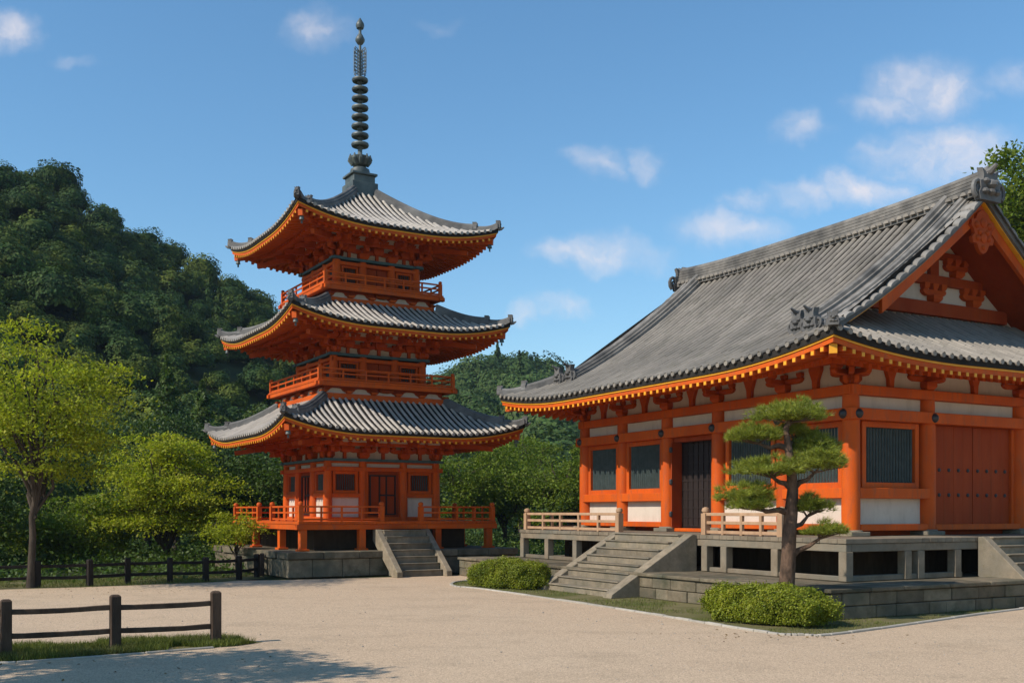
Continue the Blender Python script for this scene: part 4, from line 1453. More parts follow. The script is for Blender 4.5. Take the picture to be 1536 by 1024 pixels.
def smooth_pts(P, n=8):
    """Catmull-Rom through points"""
    out = []
    for i in range(len(P) - 1):
        p0 = P[max(i - 1, 0)]; p1 = P[i]; p2 = P[i + 1]; p3 = P[min(i + 2, len(P) - 1)]
        for k in range(n):
            t = k / n
            out.append(tuple(.5 * (2 * p1[j] + (p2[j] - p0[j]) * t + (2 * p0[j] - 5 * p1[j] + 4 * p2[j] - p3[j]) * t * t + (3 * p1[j] - p0[j] - 3 * p2[j] + p3[j]) * t ** 3) for j in range(2)))
    out.append(tuple(P[-1]))
    return out

def grass(name, pts, hmin, hmax, width, material, lean=.5):
    """blades of grass rooted at pts (n,2)"""
    n = len(pts)
    h = RNG.uniform(hmin, hmax, n); a = RNG.uniform(0, 2 * math.pi, n)
    dx, dy = np.cos(a), np.sin(a)
    ln = RNG.uniform(.1, lean, n) * h; b = RNG.uniform(0, 2 * math.pi, n)
    w = width * RNG.uniform(.6, 1.4, n)
    V = np.zeros((n, 3, 3))
    V[:, 0, 0] = pts[:, 0] - dx * w; V[:, 0, 1] = pts[:, 1] - dy * w; V[:, 0, 2] = -.01
    V[:, 1, 0] = pts[:, 0] + dx * w; V[:, 1, 1] = pts[:, 1] + dy * w; V[:, 1, 2] = -.01
    V[:, 2, 0] = pts[:, 0] + np.cos(b) * ln; V[:, 2, 1] = pts[:, 1] + np.sin(b) * ln; V[:, 2, 2] = h
    o = np_mesh(name, V.reshape(-1, 3), np.arange(n * 3).reshape(n, 3), material)
    return tag(o, kind='stuff')

def in_poly(P, poly):
    x, y = P[:, 0], P[:, 1]; r = np.zeros(len(P), bool)
    n = len(poly)
    for i in range(n):
        (x1, y1), (x2, y2) = poly[i], poly[(i + 1) % n]
        c = ((y1 > y) != (y2 > y)) & (x < (x2 - x1) * (y - y1) / ((y2 - y1) or 1e-9) + x1)
        r ^= c
    return r

def scatter(poly, n):
    A = np.array(poly); lo, hi = A.min(0), A.max(0)
    P = RNG.uniform(lo, hi, (n * 4, 2))
    return P[in_poly(P, poly)][:n]

def clumped(P, k, thr):
    return P[np.array([noise.noise(Vector((p[0] * k, p[1] * k, 3.3))) > thr for p in P], dtype=bool)]

kerb = smooth_pts([(-.9, 31.0), (-1.62, 29.6), (-1.55, 28.0), (-.66, 26.8), (2.16, 21.5), (3.29, 19.1), (4.25, 17.15), (4.75, 16.85), (5.6, 17.2), (10.5, 21.4), (16, 25.4)], 5)
bed_poly = kerb + [(16, 27), (8, 21), (6, 19.5), (1, 33)]
sheet('planting_bed', bed_poly, .004, M_BED)
strip('kerb', kerb, .09, .035, M_KERB)
P = clumped(scatter(bed_poly, 26000), .9, -.05)
grass('bed_grass', P, .02, .07, .006, M_GRASS, .9)

fence_strip = [(-9.5, 13.25), (-6.6, 13.85), (-5.2, 14.75), (-4.1, 15.55), (-3.85, 16.0), (-4.6, 16.45), (-6.0, 16.1), (-7.4, 15.4), (-9.5, 14.9)]
sheet('lawn_strip', fence_strip, .004, M_BED)
P = clumped(scatter(fence_strip, 60000), 1.6, -.28)
grass('lawn_grass', P, .03, .13, .006, M_GRASS, .8)
strip('kerb', [(-9.5, 13.2), (-6.6, 13.8), (-5.2, 14.7), (-4.4, 15.3)], .07, .022, M_KERB)

lawn = [(-20, 24.2), (-13.6, 26.7), (-11.5, 27.7), (-9.6, 28.9), (-8.3, 29.9), (-7.5, 31.5), (-8, 33), (-14, 31), (-30, 27), (-30, 20)]
sheet('side_lawn', lawn, .004, M_BED)
P = clumped(scatter(lawn, 40000), .7, -.35)
grass('side_lawn_grass', P, .03, .12, .008, M_GRASS, .8)

# ------------------------------------------------------------------ fences
def fence(label, pts, postw, posth, rails, railw, railh, m_, cap=True):
    base = pts[0]
    T = empty('post_and_rail_fence', (base[0], base[1], 0), 0, label, 'fence')
    pm = None
    for i, (x, y) in enumerate(pts):
        j = min(i, len(pts) - 2)
        rz = math.atan2(pts[j + 1][1] - pts[j][1], pts[j + 1][0] - pts[j][0])
        if pm is None:
            m = MB()
            w = postw / 2
            m.add([(-w, -w, -.05), (w, -w, -.05), (w, w, -.05), (-w, w, -.05), (-w, -w, posth - .03), (w, -w, posth - .03), (w, w, posth - .03), (-w, w, posth - .03),
                   (-w * .7, -w * .7, posth), (w * .7, -w * .7, posth), (w * .7, w * .7, posth), (-w * .7, w * .7, posth)],
                  [(3, 2, 1, 0), (8, 9, 10, 11)] + [(k, (k + 1) % 4, 4 + (k + 1) % 4, 4 + k) for k in range(4)] + [(4 + k, 4 + (k + 1) % 4, 8 + (k + 1) % 4, 8 + k) for k in range(4)])
            pm = m.build('post', m_, T, bevel=.012)
            pm.rotation_euler = (0, 0, rz)
        else: inst(pm, T, (x - base[0], y - base[1], random.uniform(-.01, .01)), rz + random.uniform(-.05, .05))
    for (x0, y0), (x1, y1) in zip(pts[:-1], pts[1:]):
        for z in rails:
            m = MB()
            p = Vector((x0 - base[0], y0 - base[1], z)); q = Vector((x1 - base[0], y1 - base[1], z + random.uniform(-.012, .012)))
            n = 6; rings = []
            d = (q - p); sd = Vector((-d.y, d.x, 0)).normalized()
            for i in range(n + 1):
                c = p + d * (i / n) + Vector((0, 0, -.012 * math.sin(math.pi * i / n) + random.uniform(-.004, .004)))
                hw, hh = railw / 2 * random.uniform(.93, 1.05), railh / 2 * random.uniform(.92, 1.06)
                rings.append([tuple(c - sd * hw - Vector((0, 0, hh))), tuple(c + sd * hw - Vector((0, 0, hh))), tuple(c + sd * hw + Vector((0, 0, hh))), tuple(c - sd * hw + Vector((0, 0, hh)))])
            m.sweep(rings)
            m.build('rail', m_, T, bevel=.008)
    return T
fence('short brown post and rail fence standing in a grass strip in the foreground', [(-9.0, 13.2), (-7.02, 14.38), (-5.76, 15.05), (-4.50, 15.75)], .145, .80, (.28, .62), .06, .075, M_FENCE2)
fence('long black stained post and rail fence along the back edge of the yard', [(-16.4, 25.4), (-15.1, 26.15), (-13.8, 26.9), (-12.6, 27.55), (-11.45, 28.1), (-10.75, 29.0), (-9.75, 29.55), (-8.85, 29.95), (-8.1, 30.75), (-7.88, 32.0)], .15, .72, (.26, .57), .06, .085, M_FENCE)
fence('small black fence with close posts beside the stone base of the pagoda', [(-7.86, 32.6), (-8.15, 33.6), (-8.45, 34.6), (-8.8, 35.8)], .14, .72, (.26, .57), .06, .085, M_FENCE)

# ------------------------------------------------------------------ trees
def lumps(seed, n=7):
    r = random.Random(seed)
    return [(Vector((r.uniform(-1, 1), r.uniform(-1, 1), r.uniform(-.4, 1))).normalized(), r.uniform(.12, .34), r.uniform(2.5, 7)) for _ in range(n)]

def tree(label, x, y, z0, H, cz, rx, rz, nclu, nleaf, leaf, tr, th, m_leaf, seed, name='broadleaf_tree', lean=(0, 0), bark=None, group=None, csz=(.55, .24), gap=0.0, nlimb=9, ry=None, cat='tree', cx=0.0, nmin=-.55):
    """tapered trunk, limbs, twigs to every leaf spray; the crown is many leaf-sized faces"""
    r = random.Random(seed)
    T = empty(name, (x, y, z0), 0, label, cat, group)
    ry = ry or rx
    C = Vector((cx, 0, cz))
    lp = lumps(seed)
    def env(d):
        k = .82
        for v, a, s in lp: k += a * math.exp(s * (d.dot(v) - 1))
        return k
    trunk = MB()
    pts = [Vector((0, 0, -.15))]
    for i in range(1, 6):
        t = i / 5
        pts.append(Vector((lean[0] * t * t + r.uniform(-.04, .04) * th * .3, lean[1] * t * t + r.uniform(-.04, .04) * th * .3, th * t)))
    trunk.tube(pts, [tr * 1.45, tr * 1.08, tr, tr * .92, tr * .86, tr * .8], 10)
    top = pts[-1]
    nodes = []
    for i in range(nlimb):
        a = 2 * math.pi * (i + r.uniform(-.3, .3)) / nlimb * (1 if i else 0)
        el = R(88) if i == 0 else R(r.uniform(18, 66))
        d = Vector((math.cos(a) * math.cos(el), math.sin(a) * math.cos(el), math.sin(el)))
        start = top - Vector((0, 0, r.uniform(0, .22) * th))
        q = d.copy(); end = C + Vector((q.x * rx, q.y * ry, (q.z * 1.25 - .35) * rz)) * (.78 * env(d))
        L = (end - start).length
        seg = 6; path = []
        for k in range(seg + 1):
            t = k / seg
            p = start.lerp(end, t) + Vector((r.uniform(-1, 1), r.uniform(-1, 1), r.uniform(-.6, .6))) * (.045 * L * (1 if 0 < k < seg else 0))
            p.z += math.sin(math.pi * t) * .10 * L * (.4 if i else 0)
            path.append(p)
        r0 = tr * r.uniform(.42, .62) if i else tr * .66
        trunk.tube(path, [r0 * (1 - .85 * k / seg) + .006 for k in range(seg + 1)], 7, caps=False)
        nodes += [(p, max(.010, r0 * (1 - .85 * k / seg) * .5)) for k, p in enumerate(path) if k >= 1]
    cl = []
    tries = 0
    while len(cl) < nclu and tries < nclu * 20:
        tries += 1
        d = Vector((r.gauss(0, 1), r.gauss(0, 1), r.gauss(0, 1))).normalized()
        if d.z < nmin: continue
        rad = r.random() ** .42 * env(d)
        p = C + Vector((d.x * rx * rad, d.y * ry * rad, d.z * rz * rad))
        if gap and noise.noise(p * (1.9 / max(rx, 1)) + Vector((seed, 0, 0))) < gap - .5: continue
        cl.append(p)
    for p in cl:
        n, nr = min(nodes, key=lambda q: (q[0] - p).length)
        mid = n.lerp(p, .5) + Vector((r.uniform(-.1, .1), r.uniform(-.1, .1), .06 * (p - n).length))
        trunk.tube([n, mid, p], [nr, nr * .6, .006], 4, caps=False)
    trunk.build('trunk', bark or M_BARK, T, smooth=True, normals=False)
    A = np.array([tuple(p) for p in cl])
    per = max(4, nleaf // len(cl))
    cnt = RNG.integers(int(per * .5), int(per * 1.5) + 1, len(cl))
    idx = np.repeat(np.arange(len(cl)), cnt)
    sc = RNG.uniform(.7, 1.35, len(cl))[idx][:, None]
    off = RNG.normal(size=(len(idx), 3)) * np.array([csz[0], csz[0], csz[1]]) * sc * .55
    # sprays droop a little at their rim
    off[:, 2] -= .18 * (off[:, 0] ** 2 + off[:, 1] ** 2) / csz[0]
    V, Fq = leaves(A[idx] + off, leaf, up=.9)
    np_mesh('crown', V, Fq, m_leaf, T)
    return T

# the tree by the fence on the left
tree('tall yellow green tree with slim bare trunk standing before the black fence', -12.75, 27.45, 0, 7, 4.65, 2.15, 2.4, 110, 21000, .105, .092, 2.35, M_LEAFY, 5, nmin=-.85, gap=.42, nlimb=13, csz=(.72, .17), lean=(.1, 0), cx=.1)
tree('round yellow green tree with forked trunk growing just behind the black fence', -13.35, 40.0, -.6, 5.6, 3.1, 2.6, 2.3, 150, 34000, .125, .14, 1.2, M_LEAFL, 12, gap=.42, nlimb=14, csz=(.70, .16), nmin=-.7)
tree('small light green tree beside the stone foundation of the pagoda', -9.1, 34.2, -.2, 2.5, 1.6, .95, .60, 44, 5200, .085, .05, .9, M_LEAFL, 21, gap=.35, nlimb=7, csz=(.34, .15))
tree('tall tree rising behind the gable of the temple hall', 23.0, 44, 0, 18, 11.9, 3.0, 4.3, 420, 90000, .21, .35, 8.0, M_LEAFB, 31, gap=0, nlimb=12, csz=(.9, .45))

# ------------------------------------------------------------------ wooded hills
def interp(P, t):
    for (a, b), (c, d) in zip(P[:-1], P[1:]):
        if a <= t <= c: return b + (d - b) * (t - a) / (c - a)
    return P[0][1] if t < P[0][0] else P[-1][1]

class Hill:
    """a ridge given by its crest line (bearing as px of the measured photograph -> crest height), rising from a foot line"""
    def __init__(s, name, sky, foot, crest, t0, t1, drop, seed, pw=1.0):
        s.sky, s.foot, s.crest, s.t0, s.t1, s.drop, s.seed, s.pw = sky, foot, crest, t0, t1, drop, seed, pw
        m = MB(); nt, nv = 60, 26
        vs = []
        for i in range(nt + 1):
            t = t0 + (t1 - t0) * i / nt
            for j in range(nv + 1):
                v = 1.5 * j / nv
                vs.append(s.at(t, v))
        fs = [(i * (nv + 1) + j, (i + 1) * (nv + 1) + j, (i + 1) * (nv + 1) + j + 1, i * (nv + 1) + j + 1) for i in range(nt) for j in range(nv)]
        m.add(vs, fs)
        o = m.build(name, M_SOIL, normals=False, smooth=True); tag(o, kind='structure')
    def at(s, t, v):
        yf, yr = interp(s.foot, t), interp(s.crest, t)
        Y = yf + (yr - yf) * v
        zr = EYE + (768 - interp(s.sky, t)) / F * yr - s.drop
        prof = v ** s.pw if v <= 1 else 1 - (v - 1) * .8
        z = -1.2 + (zr + 1.2) * prof
        X = (t - 768) / F * Y
        z += 2.2 * noise.noise(Vector((X * .035, Y * .035, s.seed))) * min(1, v * 3) * (1 - .75 * max(0, min(1, v)) ** 4) * zr / 30
        return (X, Y, z)

left_sky = [(-900, 60), (-500, 140), (-250, 195), (-100, 228), (0, 246), (60, 258), (100, 274), (150, 312), (210, 350), (300, 398), (370, 434), (415, 470), (480, 525), (560, 590), (650, 660), (760, 720)]
left_crest = [(-900, 92), (0, 118), (415, 150), (760, 165)]
left_foot = [(-900, 40), (0, 54), (300, 60), (760, 75)]
right_sky = [(200, 720), (420, 640), (500, 600), (560, 572), (640, 543), (700, 517), (755, 507), (800, 515), (830, 530), (870, 545), (950, 578), (1100, 640), (1300, 650), (1900, 640), (2700, 620)]
hill_a = Hill('hill', left_sky, left_foot, left_crest, -900, 760, 1.9, 1.7, 1.0)
hill_b = Hill('hill', right_sky, [(200, 105), (1900, 80), (2700, 65)], [(200, 235), (1900, 200), (2700, 150)], 200, 2700, 9.5, 8.1, .9)

def crown_proto(seed, n, leaf, conifer=False):
    """leaf quads of one far tree, unit size (radius 1, height about 1.7), plus a lumpy inner mass"""
    lp = lumps(seed, 9)
    g = np.random.default_rng(seed)
    if conifer:
        h = g.random(n) ** 1.25
        a = g.uniform(0, 2 * math.pi, n); tier = .78 + .22 * np.sin(h * 34 + a * 1.3)
        rr = (1 - h) * .78 * tier * (g.random(n) ** .35)
        C = np.stack([rr * np.cos(a), rr * np.sin(a), .05 + 2.5 * h], 1)
        outw = np.stack([np.cos(a), np.sin(a), np.full(n, .35)], 1) * 1.2
    else:
        d = unit(g.normal(size=(n * 2, 3))); d = d[d[:, 2] > -.45][:n]
        k = np.full(len(d), .70)
        for v, am, sh in lp: k += am * .85 * np.exp(sh * 1.4 * (d @ np.array(v) - 1))
        rr = k * (1 - .20 * g.random(len(d)) ** 1.5)
        rr = rr * (1 + .10 * np.sin(d[:, 0] * 9 + seed) * np.sin(d[:, 1] * 8 + 1) + .07 * np.sin(d[:, 2] * 14 + d[:, 0] * 6))
        C = d * rr[:, None] * np.array([1, 1, .85]) + np.array([0, 0, .95])
        outw = d * 2.0
    global RNG
    old = RNG; RNG = g
    V, Fq = leaves(C, leaf, up=.35, outward=outw, aspect=.8)
    RNG = old
    # inner mass so that the crown is not see-through
    nu, nv = 12, 7; vs = []
    for j in range(nv + 1):
        ph = -.5 + (math.pi / 2 + .5) * j / nv
        for i in range(nu):
            a = 2 * math.pi * i / nu
            dv = Vector((math.cos(a) * math.cos(ph), math.sin(a) * math.cos(ph), math.sin(ph)))
            if conifer:
                hh = j / nv; q = (1 - hh) * .38
                vs.append((q * math.cos(a), q * math.sin(a), .05 + 2.2 * hh))
            else:
                k = .70
                for v, am, sh in lp: k += am * .85 * math.exp(sh * 1.4 * (dv.dot(v) - 1))
                k *= .74
                vs.append((dv.x * k, dv.y * k, dv.z * k * .85 + .95))
    off = len(V)
    V = np.vstack([V, np.array(vs)])
    cf = np.array([(off + j * nu + i, off + j * nu + (i + 1) % nu, off + (j + 1) * nu + (i + 1) % nu, off + (j + 1) * nu + i) for j in range(nv) for i in range(nu)])
    return V, np.vstack([Fq, cf])

PROTO = [crown_proto(100 + i, 1700, .105) for i in range(6)] + [crown_proto(140 + i, 1500, .10, True) for i in range(2)]
PROTO_FAR = [crown_proto(200 + i, 1300, .115) for i in range(5)] + [crown_proto(240, 1100, .115, True)]

def forest(name, spots, protos, material):
    """a wood that reads as one mass: one object"""
    VV = []; FF = []; b = 0
    for (x, y, z, rad, hs, k, rz) in spots:
        V, Fq = protos[k]
        c, s_ = math.cos(rz), math.sin(rz)
        W = np.empty_like(V)
        W[:, 0] = x + rad * (V[:, 0] * c - V[:, 1] * s_); W[:, 1] = y + rad * (V[:, 0] * s_ + V[:, 1] * c); W[:, 2] = z + rad * hs * V[:, 2]
        VV.append(W); FF.append(Fq + b); b += len(V)
    o = np_mesh(name, np.vstack(VV), np.vstack(FF), material)
    return tag(o, kind='stuff')

def hill_spots(h, t0, t1, step, rmin, rmax, v0, v1, pc, ncon, nbro, seed):
    r = random.Random(seed); out = []
    v = v0
    while v < v1:
        ym = interp(h.foot, 0) + (interp(h.crest, 0) - interp(h.foot, 0)) * v
        dt = step * F / ym
        t = t0 + r.uniform(0, dt)
        while t < t1:
            vv = v + r.uniform(-.4, .4) * step / (interp(h.crest, t) - interp(h.foot, t))
            x, y, z = h.at(t + r.uniform(-.3, .3) * dt, max(0, vv))
            rad = r.uniform(rmin, rmax) * (.8 if r.random() < .3 else 1)
            con = r.random() < pc
            k = nbro + r.randrange(ncon) if con else r.randrange(nbro)
            out.append((x, y, z - .3 * rad, rad * (1.05 if con else 1), r.uniform(.85, 1.15), k, r.uniform(0, 6.28)))
            t += dt * r.uniform(.75, 1.25)
        v += step * .95 / (interp(h.crest, 200) - interp(h.foot, 200))
    return out
forest('forest', hill_spots(hill_a, -420, 740, 3.4, 1.5, 2.9, .02, 1.10, .05, 2, 6, 3), PROTO, M_LEAFH)
forest('forest', hill_spots(hill_b, 380, 2600, 6.0, 3.6, 5.4, .0, 1.1, .06, 1, 5, 4), PROTO_FAR, M_LEAFR)

# ------------------------------------------------------------------ pine, clipped hedges
def pine():
    X, Y = 5.06, 18.9
    T = empty('pine_tree', (X, Y, 0), 0, 'trained pine tree with flat cloud-like pads behind the round hedge', 'pine tree')
    sc = Y / F
    def L(px, py, dy=0.0): return Vector(((px - 768) * sc - X, dy, EYE + (768 - py) * sc))
    m = MB()
    tp = [(1181, 935), (1181, 880), (1182, 840), (1183, 800), (1187, 770), (1190, 735), (1186, 700), (1182, 672), (1180, 645), (1186, 622)]
    trunk_pts = [L(*p, .05 * math.sin(i * 1.7)) for i, p in enumerate(tp)]
    m.tube(trunk_pts, [.18, .145, .132, .125, .12, .10, .085, .07, .05, .025], 12)
    pads = [  # px, py, half width px, half height px, depth shift, half depth m
        (1188, 622, 56, 21, .0, .50), (1133, 653, 42, 17, .15, .40), (1226, 668, 40, 18, .25, .40), (1150, 704, 58, 18, -.15, .52), (1226, 692, 46, 23, -.10, .50),
        (1117, 742, 46, 20, -.10, .46), (1122, 757, 30, 12, -.25, .30), (1219, 759, 30, 19, .10, .34), (1236, 795, 32, 13, -.12, .34), (1200, 645, 28, 14, .3, .3)]
    ends = []
    for (px, py, hw, hh, dy, hd) in pads:
        e = L(px, py + hh * .45, dy)
        ends.append(e)
        st = min(trunk_pts[2:-1], key=lambda q: abs(q.z - (e.z - .18 - .12 * abs(e.x - q.x))))
        mid = st.lerp(e, .55) + Vector((0, 0, -.04 + random.uniform(-.05, .05)))
        m.tube([st, st.lerp(mid, .5) + Vector((0, .03, .05)), mid, e], [.062, .052, .042, .016], 7)
        for k in range(7):
            a = random.uniform(0, 6.28); q = e + Vector((math.cos(a) * hw * sc * .7, math.sin(a) * hd * .7, random.uniform(.0, .08)))
            m.tube([mid.lerp(e, .6), e.lerp(q, .5) + Vector((0, 0, -.02)), q], [.02, .014, .006], 5)
    m.build('trunk', M_BARKP, T, smooth=True, normals=False)
    g = np.random.default_rng(5)
    for (px, py, hw, hh, dy, hd) in pads:
        c = L(px, py, dy)
        nt = int(600 * (hw * hd) / (56 * .5)) + 130
        d = unit(g.normal(size=(nt, 3))); rr = g.random(nt) ** .40
        k = 1 + .28 * np.sin(d[:, 0] * 5 + px) * np.cos(d[:, 1] * 4 + py)
        P = d * (rr * k)[:, None] * np.array([hw * sc, hd, hh * sc])
        P[:, 2] = np.where(P[:, 2] < 0, P[:, 2] * .45, P[:, 2])
        P = P[np.array([noise.noise(Vector((p[0] * 4.5, p[1] * 4.5, p[2] * 6 + px))) > -.22 for p in P], dtype=bool)]; d = unit(P)
        P[:, 2] -= .05 * (P[:, 0] / (hw * sc)) ** 2
        P += np.array(c)
        # each tuft: needles fanned upwards and outwards
        nn = 20
        base = np.repeat(P, nn, 0); n = len(base)
        dr = g.normal(size=(n, 3)) * np.array([.8, .8, .55]) + np.array([0, 0, .75]) + np.repeat(d * np.array([.6, .6, .1]), nn, 0)
        dr = unit(dr); ln = g.uniform(.08, .16, n)[:, None]
        sd = unit(np.cross(dr, g.normal(size=(n, 3)))) * .0042
        V = np.empty((n, 3, 3)); V[:, 0] = base - sd; V[:, 1] = base + sd; V[:, 2] = base + dr * ln
        np_mesh('needle_pad', V.reshape(-1, 3), np.arange(n * 3).reshape(n, 3), M_PINE, T)
pine()

def hedge(label, c, rz, lx, ly, h, nleaf, seed):
    """clipped rounded hedge: twigs inside, small leaves over a lumpy surface"""
    T = empty('clipped_hedge', (c[0], c[1], 0), rz, label, 'hedge')
    g = np.random.default_rng(seed)
    def surf(d):
        p = np.abs(d) ** 1.0
        k = (p[:, 0] ** 3.6 + p[:, 1] ** 3.6 + p[:, 2] ** 3.6) ** (-1 / 3.6)
        q = d * k[:, None]
        w = 1 + .045 * np.sin(q[:, 0] * 9 + seed) * np.cos(q[:, 1] * 5 + 1) + .05 * np.sin(q[:, 0] * 4.1 + q[:, 2] * 3 + seed * 2) + .02 * np.sin(q[:, 0] * 19 + q[:, 1] * 13 + q[:, 2] * 11)
        return q * w[:, None]
    d = unit(g.normal(size=(nleaf, 3))); q = surf(d)
    q = q * (1 - .16 * g.random(nleaf)[:, None] ** 1.6)
    P = q * np.array([lx / 2, ly / 2, h * .54]) + np.array([0, 0, h * .50])
    P += g.normal(size=P.shape) * .026
    P = P + (unit(d) * np.array([[noise.noise(Vector((a * 3.2, b * 3.2, c * 3.2 + seed))) * .13 + noise.noise(Vector((a * 8, b * 8, c * 8 + seed))) * .06] for a, b, c in P]))
    ok = P[:, 2] > .04; P = P[ok]
    global RNG
    old = RNG; RNG = g
    V, Fq = leaves(P, .040, up=.5, outward=d[ok] * .6, aspect=.6)
    RNG = old
    np_mesh('foliage', V, Fq, M_HEDGE, T)
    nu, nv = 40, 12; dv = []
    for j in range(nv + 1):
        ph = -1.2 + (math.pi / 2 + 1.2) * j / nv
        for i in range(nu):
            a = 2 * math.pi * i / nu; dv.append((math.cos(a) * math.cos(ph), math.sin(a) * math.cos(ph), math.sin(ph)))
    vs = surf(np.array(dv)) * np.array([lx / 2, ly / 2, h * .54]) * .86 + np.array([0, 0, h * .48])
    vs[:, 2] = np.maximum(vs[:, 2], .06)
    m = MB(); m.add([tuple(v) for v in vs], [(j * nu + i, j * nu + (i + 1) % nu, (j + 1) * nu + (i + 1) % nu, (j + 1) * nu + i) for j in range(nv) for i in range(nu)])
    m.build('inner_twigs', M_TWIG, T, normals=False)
    m = MB()
    for k in range(14):
        x, y = g.uniform(-lx * .42, lx * .42), g.uniform(-ly * .36, ly * .36)
        m.tube([(x, y, -.03), (x + g.uniform(-.08, .08), y + g.uniform(-.08, .08), h * .5)], [.018, .010], 5)
    m.build('stems', M_BARK, T)
    return T
hedge('rounded clipped hedge around the foot of the trained pine tree', (4.62, 18.85), R(-50), 2.45, 1.15, .62, 62000, 2)
hedge('long clipped hedge beside the bottom of the front stone stairs', (-.05, 27.5), R(-42), 2.3, 1.1, .68, 52000, 6)

# ------------------------------------------------------------------ trees in the middle distance
def far_tree(label, x, y, z0, H, rx, rz, m_leaf, seed, n=17000, leaf=.155, name='broadleaf_tree', th=None, group=None, gap=.3, csz=(.75, .32)):
    th = th or H * .32
    return tree(label, x, y, z0, H, H - rz * .95, rx, rz, 90, n, leaf, H * .028, th, m_leaf, seed, name, csz=csz, gap=gap, nlimb=8, group=group, nmin=-.75)

def conifer(label, x, y, z0, H, r, seed, m_leaf):
    T = empty('conifer_tree', (x, y, z0), 0, label, 'tree')
    m = MB(); m.tube([(0, 0, -.4), (0, 0, H * .5), (0, 0, H * .97)], [H * .022, H * .014, .02], 8); m.build('trunk', M_BARK, T, smooth=True)
    g = np.random.default_rng(seed); n = 5200
    h = g.random(n) ** 1.35; a = g.uniform(0, 2 * math.pi, n)
    tier = .72 + .28 * np.sin(h * 46 + np.sin(a * 3) * 1.4)
    rr = r * (1 - h) ** .85 * tier * g.random(n) ** .4
    C = np.stack([rr * np.cos(a), rr * np.sin(a), H * (.10 + .90 * h) - rr * .22], 1)
    global RNG
    old = RNG; RNG = g
    V, Fq = leaves(C, .30, up=.5, outward=np.stack([np.cos(a), np.sin(a), np.zeros(n)], 1) * .7, aspect=.5)
    RNG = old
    np_mesh('crown', V, Fq, m_leaf, T)

# behind the pagoda and the hall
far_tree('dark broad tree right behind the veranda of the pagoda', -2.9, 54.0, -.4, 6.0, 2.8, 2.5, M_LEAFB, 41)
far_tree('wide spreading tree with visible limbs in the gap between pagoda and temple hall', 3.0, 53.0, -.3, 5.9, 3.0, 2.5, M_LEAFB, 42, n=21000)
far_tree('low dark tree standing deep in the gap between pagoda and temple hall', -.4, 56.5, -.4, 5.6, 2.5, 2.3, M_LEAFB, 43)
far_tree('tall dark tree rising in the gap between pagoda and temple hall', .6, 64, -.6, 8.0, 3.3, 3.2, M_LEAFB, 44)
far_tree('rounded tree peeping out just left of the end wall of the temple hall', 5.4, 52, -.4, 6.4, 2.8, 2.7, M_LEAFD, 45)
far_tree('dark bushy tree behind the stone foundation of the pagoda', -5.6, 46.5, -.4, 4.6, 2.4, 2.1, M_LEAFD, 46)
# slope beyond the black fence on the left
far_tree('dark rounded tree just left of the tall yellow green tree', -19.2, 35, -.8, 4.6, 2.3, 2.1, M_LEAFM, 51)
far_tree('low dark tree in the hollow right of the slim bare trunk', -17.0, 39.5, -1.0, 3.6, 2.2, 1.8, M_LEAFB, 52)
far_tree('dark green tree behind the round yellow green tree', -15.6, 48, -1.0, 7.2, 2.8, 2.6, M_LEAFD, 53)
far_tree('dense tree half hidden by the left edge of the pagoda veranda', -10.4, 42.5, -.8, 4.8, 2.3, 2.1, M_LEAFM, 54)
far_tree('dark tree beside the lowest roof of the pagoda', -11.6, 50, -1.0, 7.2, 2.9, 2.8, M_LEAFD, 55)
far_tree('broad tree filling the slope above the round yellow green tree', -17.6, 50, -.8, 7.6, 3.2, 3.0, M_LEAFM, 56)
far_tree('leafy tree showing through the crown of the tall yellow green tree', -23.5, 47, -.8, 7.0, 3.0, 2.8, M_LEAFD, 57)
for lab, px, v, H, r, sd in (('tall pointed conifer on the dark hillside above the round yellow green tree', 250, .16, 8.6, 2.5, 61),
                             ('pointed conifer on the dark hillside nearest to the pagoda roofs', 303, .13, 8.0, 2.5, 62),
                             ('small pointed conifer between its taller neighbour and the lowest pagoda roof', 345, .10, 6.2, 2.1, 63)):
    x, y, z = hill_a.at(px, v)
    conifer(lab, x, y, z, H, r, sd, M_LEAFM)

# undergrowth beyond the fences
def undergrowth():
    g = np.random.default_rng(77)
    P = scatter([(-34, 27), (-20, 29), (-12.5, 29.2), (-9.6, 31), (-8.8, 33.5), (-8.6, 38), (-5, 43), (1, 41), (9, 46), (12, 62), (-34, 62)], 5200)
    n = len(P)
    z = np.array([noise.noise(Vector((p[0] * .22, p[1] * .22, 1.3))) for p in P])
    near = np.clip((P[:, 1] - 29) / 10, .12, 1)
    h = (.55 + .8 * np.clip(z + .3, 0, 1)) * near
    k = 22
    C = np.repeat(np.stack([P[:, 0], P[:, 1], h * .6 - .25], 1), k, 0)
    C += g.normal(size=C.shape) * np.array([.45, .45, .22])
    C[:, 2] = np.maximum(C[:, 2], -.1)
    global RNG
    old = RNG; RNG = g
    V, Fq = leaves(C, .14, up=.8, aspect=.6)
    RNG = old
    o = np_mesh('undergrowth', V, Fq, M_LEAFM); tag(o, kind='stuff')
undergrowth()

# a tree outside the left edge of the frame: its shade falls on the near gravel
tree('leafy tree on the near side of the yard', -10.0, 9.4, 0, 7, 4.9, 2.7, 1.7, 150, 19000, .14, .16, 2.6, M_LEAFY, 71, gap=.40, nlimb=9, csz=(.55, .22))

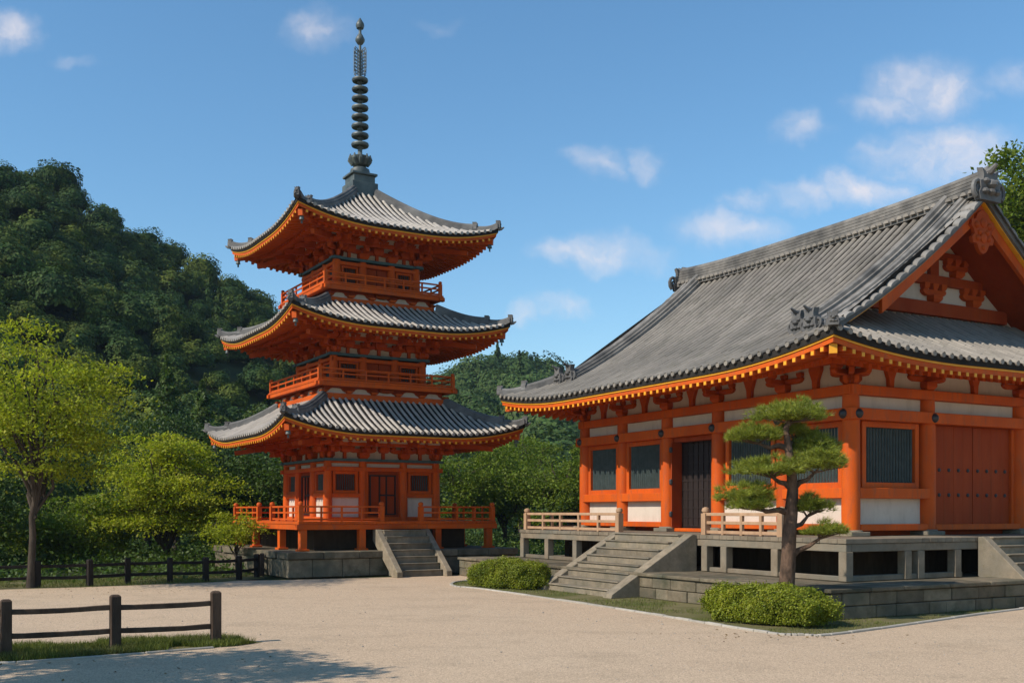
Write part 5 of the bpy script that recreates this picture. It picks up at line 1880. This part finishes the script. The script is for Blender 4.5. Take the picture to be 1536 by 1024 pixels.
# ------------------------------------------------------------------ loose stones and fallen leaves on the gravel
def litter():
    g = np.random.default_rng(91)
    yard = [(-12, 11.2), (9, 11.2), (11, 20), (4.3, 16.9), (2.0, 21.0), (-1.8, 28.5), (-6.5, 30.3), (-12, 27.6)]
    P = scatter(yard, 3600); n = len(P)
    base = np.array([(1, 0, 0), (0, 1, 0), (-1, 0, 0), (0, -1, 0), (0, 0, .8), (0, 0, -.8)])
    fc = np.array([(0, 1, 4), (1, 2, 4), (2, 3, 4), (3, 0, 4), (1, 0, 5), (2, 1, 5), (3, 2, 5), (0, 3, 5)])
    sz = g.uniform(.004, .010, n) * (1 + (g.random(n) < .03) * .9)
    V = base[None] * sz[:, None, None] * g.uniform(.7, 1.3, (n, 6, 1)); V[:, :, 0] += P[:, 0:1]; V[:, :, 1] += P[:, 1:2]; V[:, :, 2] += sz[:, None] * .45
    o = np_mesh('pebbles', V.reshape(-1, 3), (fc[None] + (np.arange(n) * 6)[:, None, None]).reshape(-1, 3), M_KERB); tag(o, kind='stuff')
    P = np.vstack([g.normal(size=(150, 2)) * np.array([2.6, 1.2]) + np.array([-10.5, 26.4]), g.normal(size=(70, 2)) * np.array([2.2, 1.0]) + np.array([-6.2, 13.4]),
                   g.normal(size=(60, 2)) * np.array([1.2, .5]) + np.array([4.2, 16.7])])
    P = P[P[:, 1] > 11]
    C = np.column_stack([P, np.full(len(P), .012)])
    V, Fq = leaves(C, .055, up=3.0)
    o = np_mesh('fallen_leaves', V, Fq, M_DRY); tag(o, kind='stuff')
litter()

# ------------------------------------------------------------------ the air over the valley
def haze():
    m = bpy.data.materials.new('thin haze'); m.use_nodes = True
    nt = m.node_tree; nt.nodes.clear()
    out = nt.nodes.new('ShaderNodeOutputMaterial'); v = nt.nodes.new('ShaderNodeVolumePrincipled')
    v.inputs['Color'].default_value = (.62, .80, 1.0, 1); v.inputs['Density'].default_value = .00016; v.inputs['Anisotropy'].default_value = .0
    nt.links.new(v.outputs[0], out.inputs['Volume'])
    b = MB(); b.bb(-420, 420, -60, 420, -6, 75)
    o = b.build('haze', m); tag(o, kind='stuff')
haze()
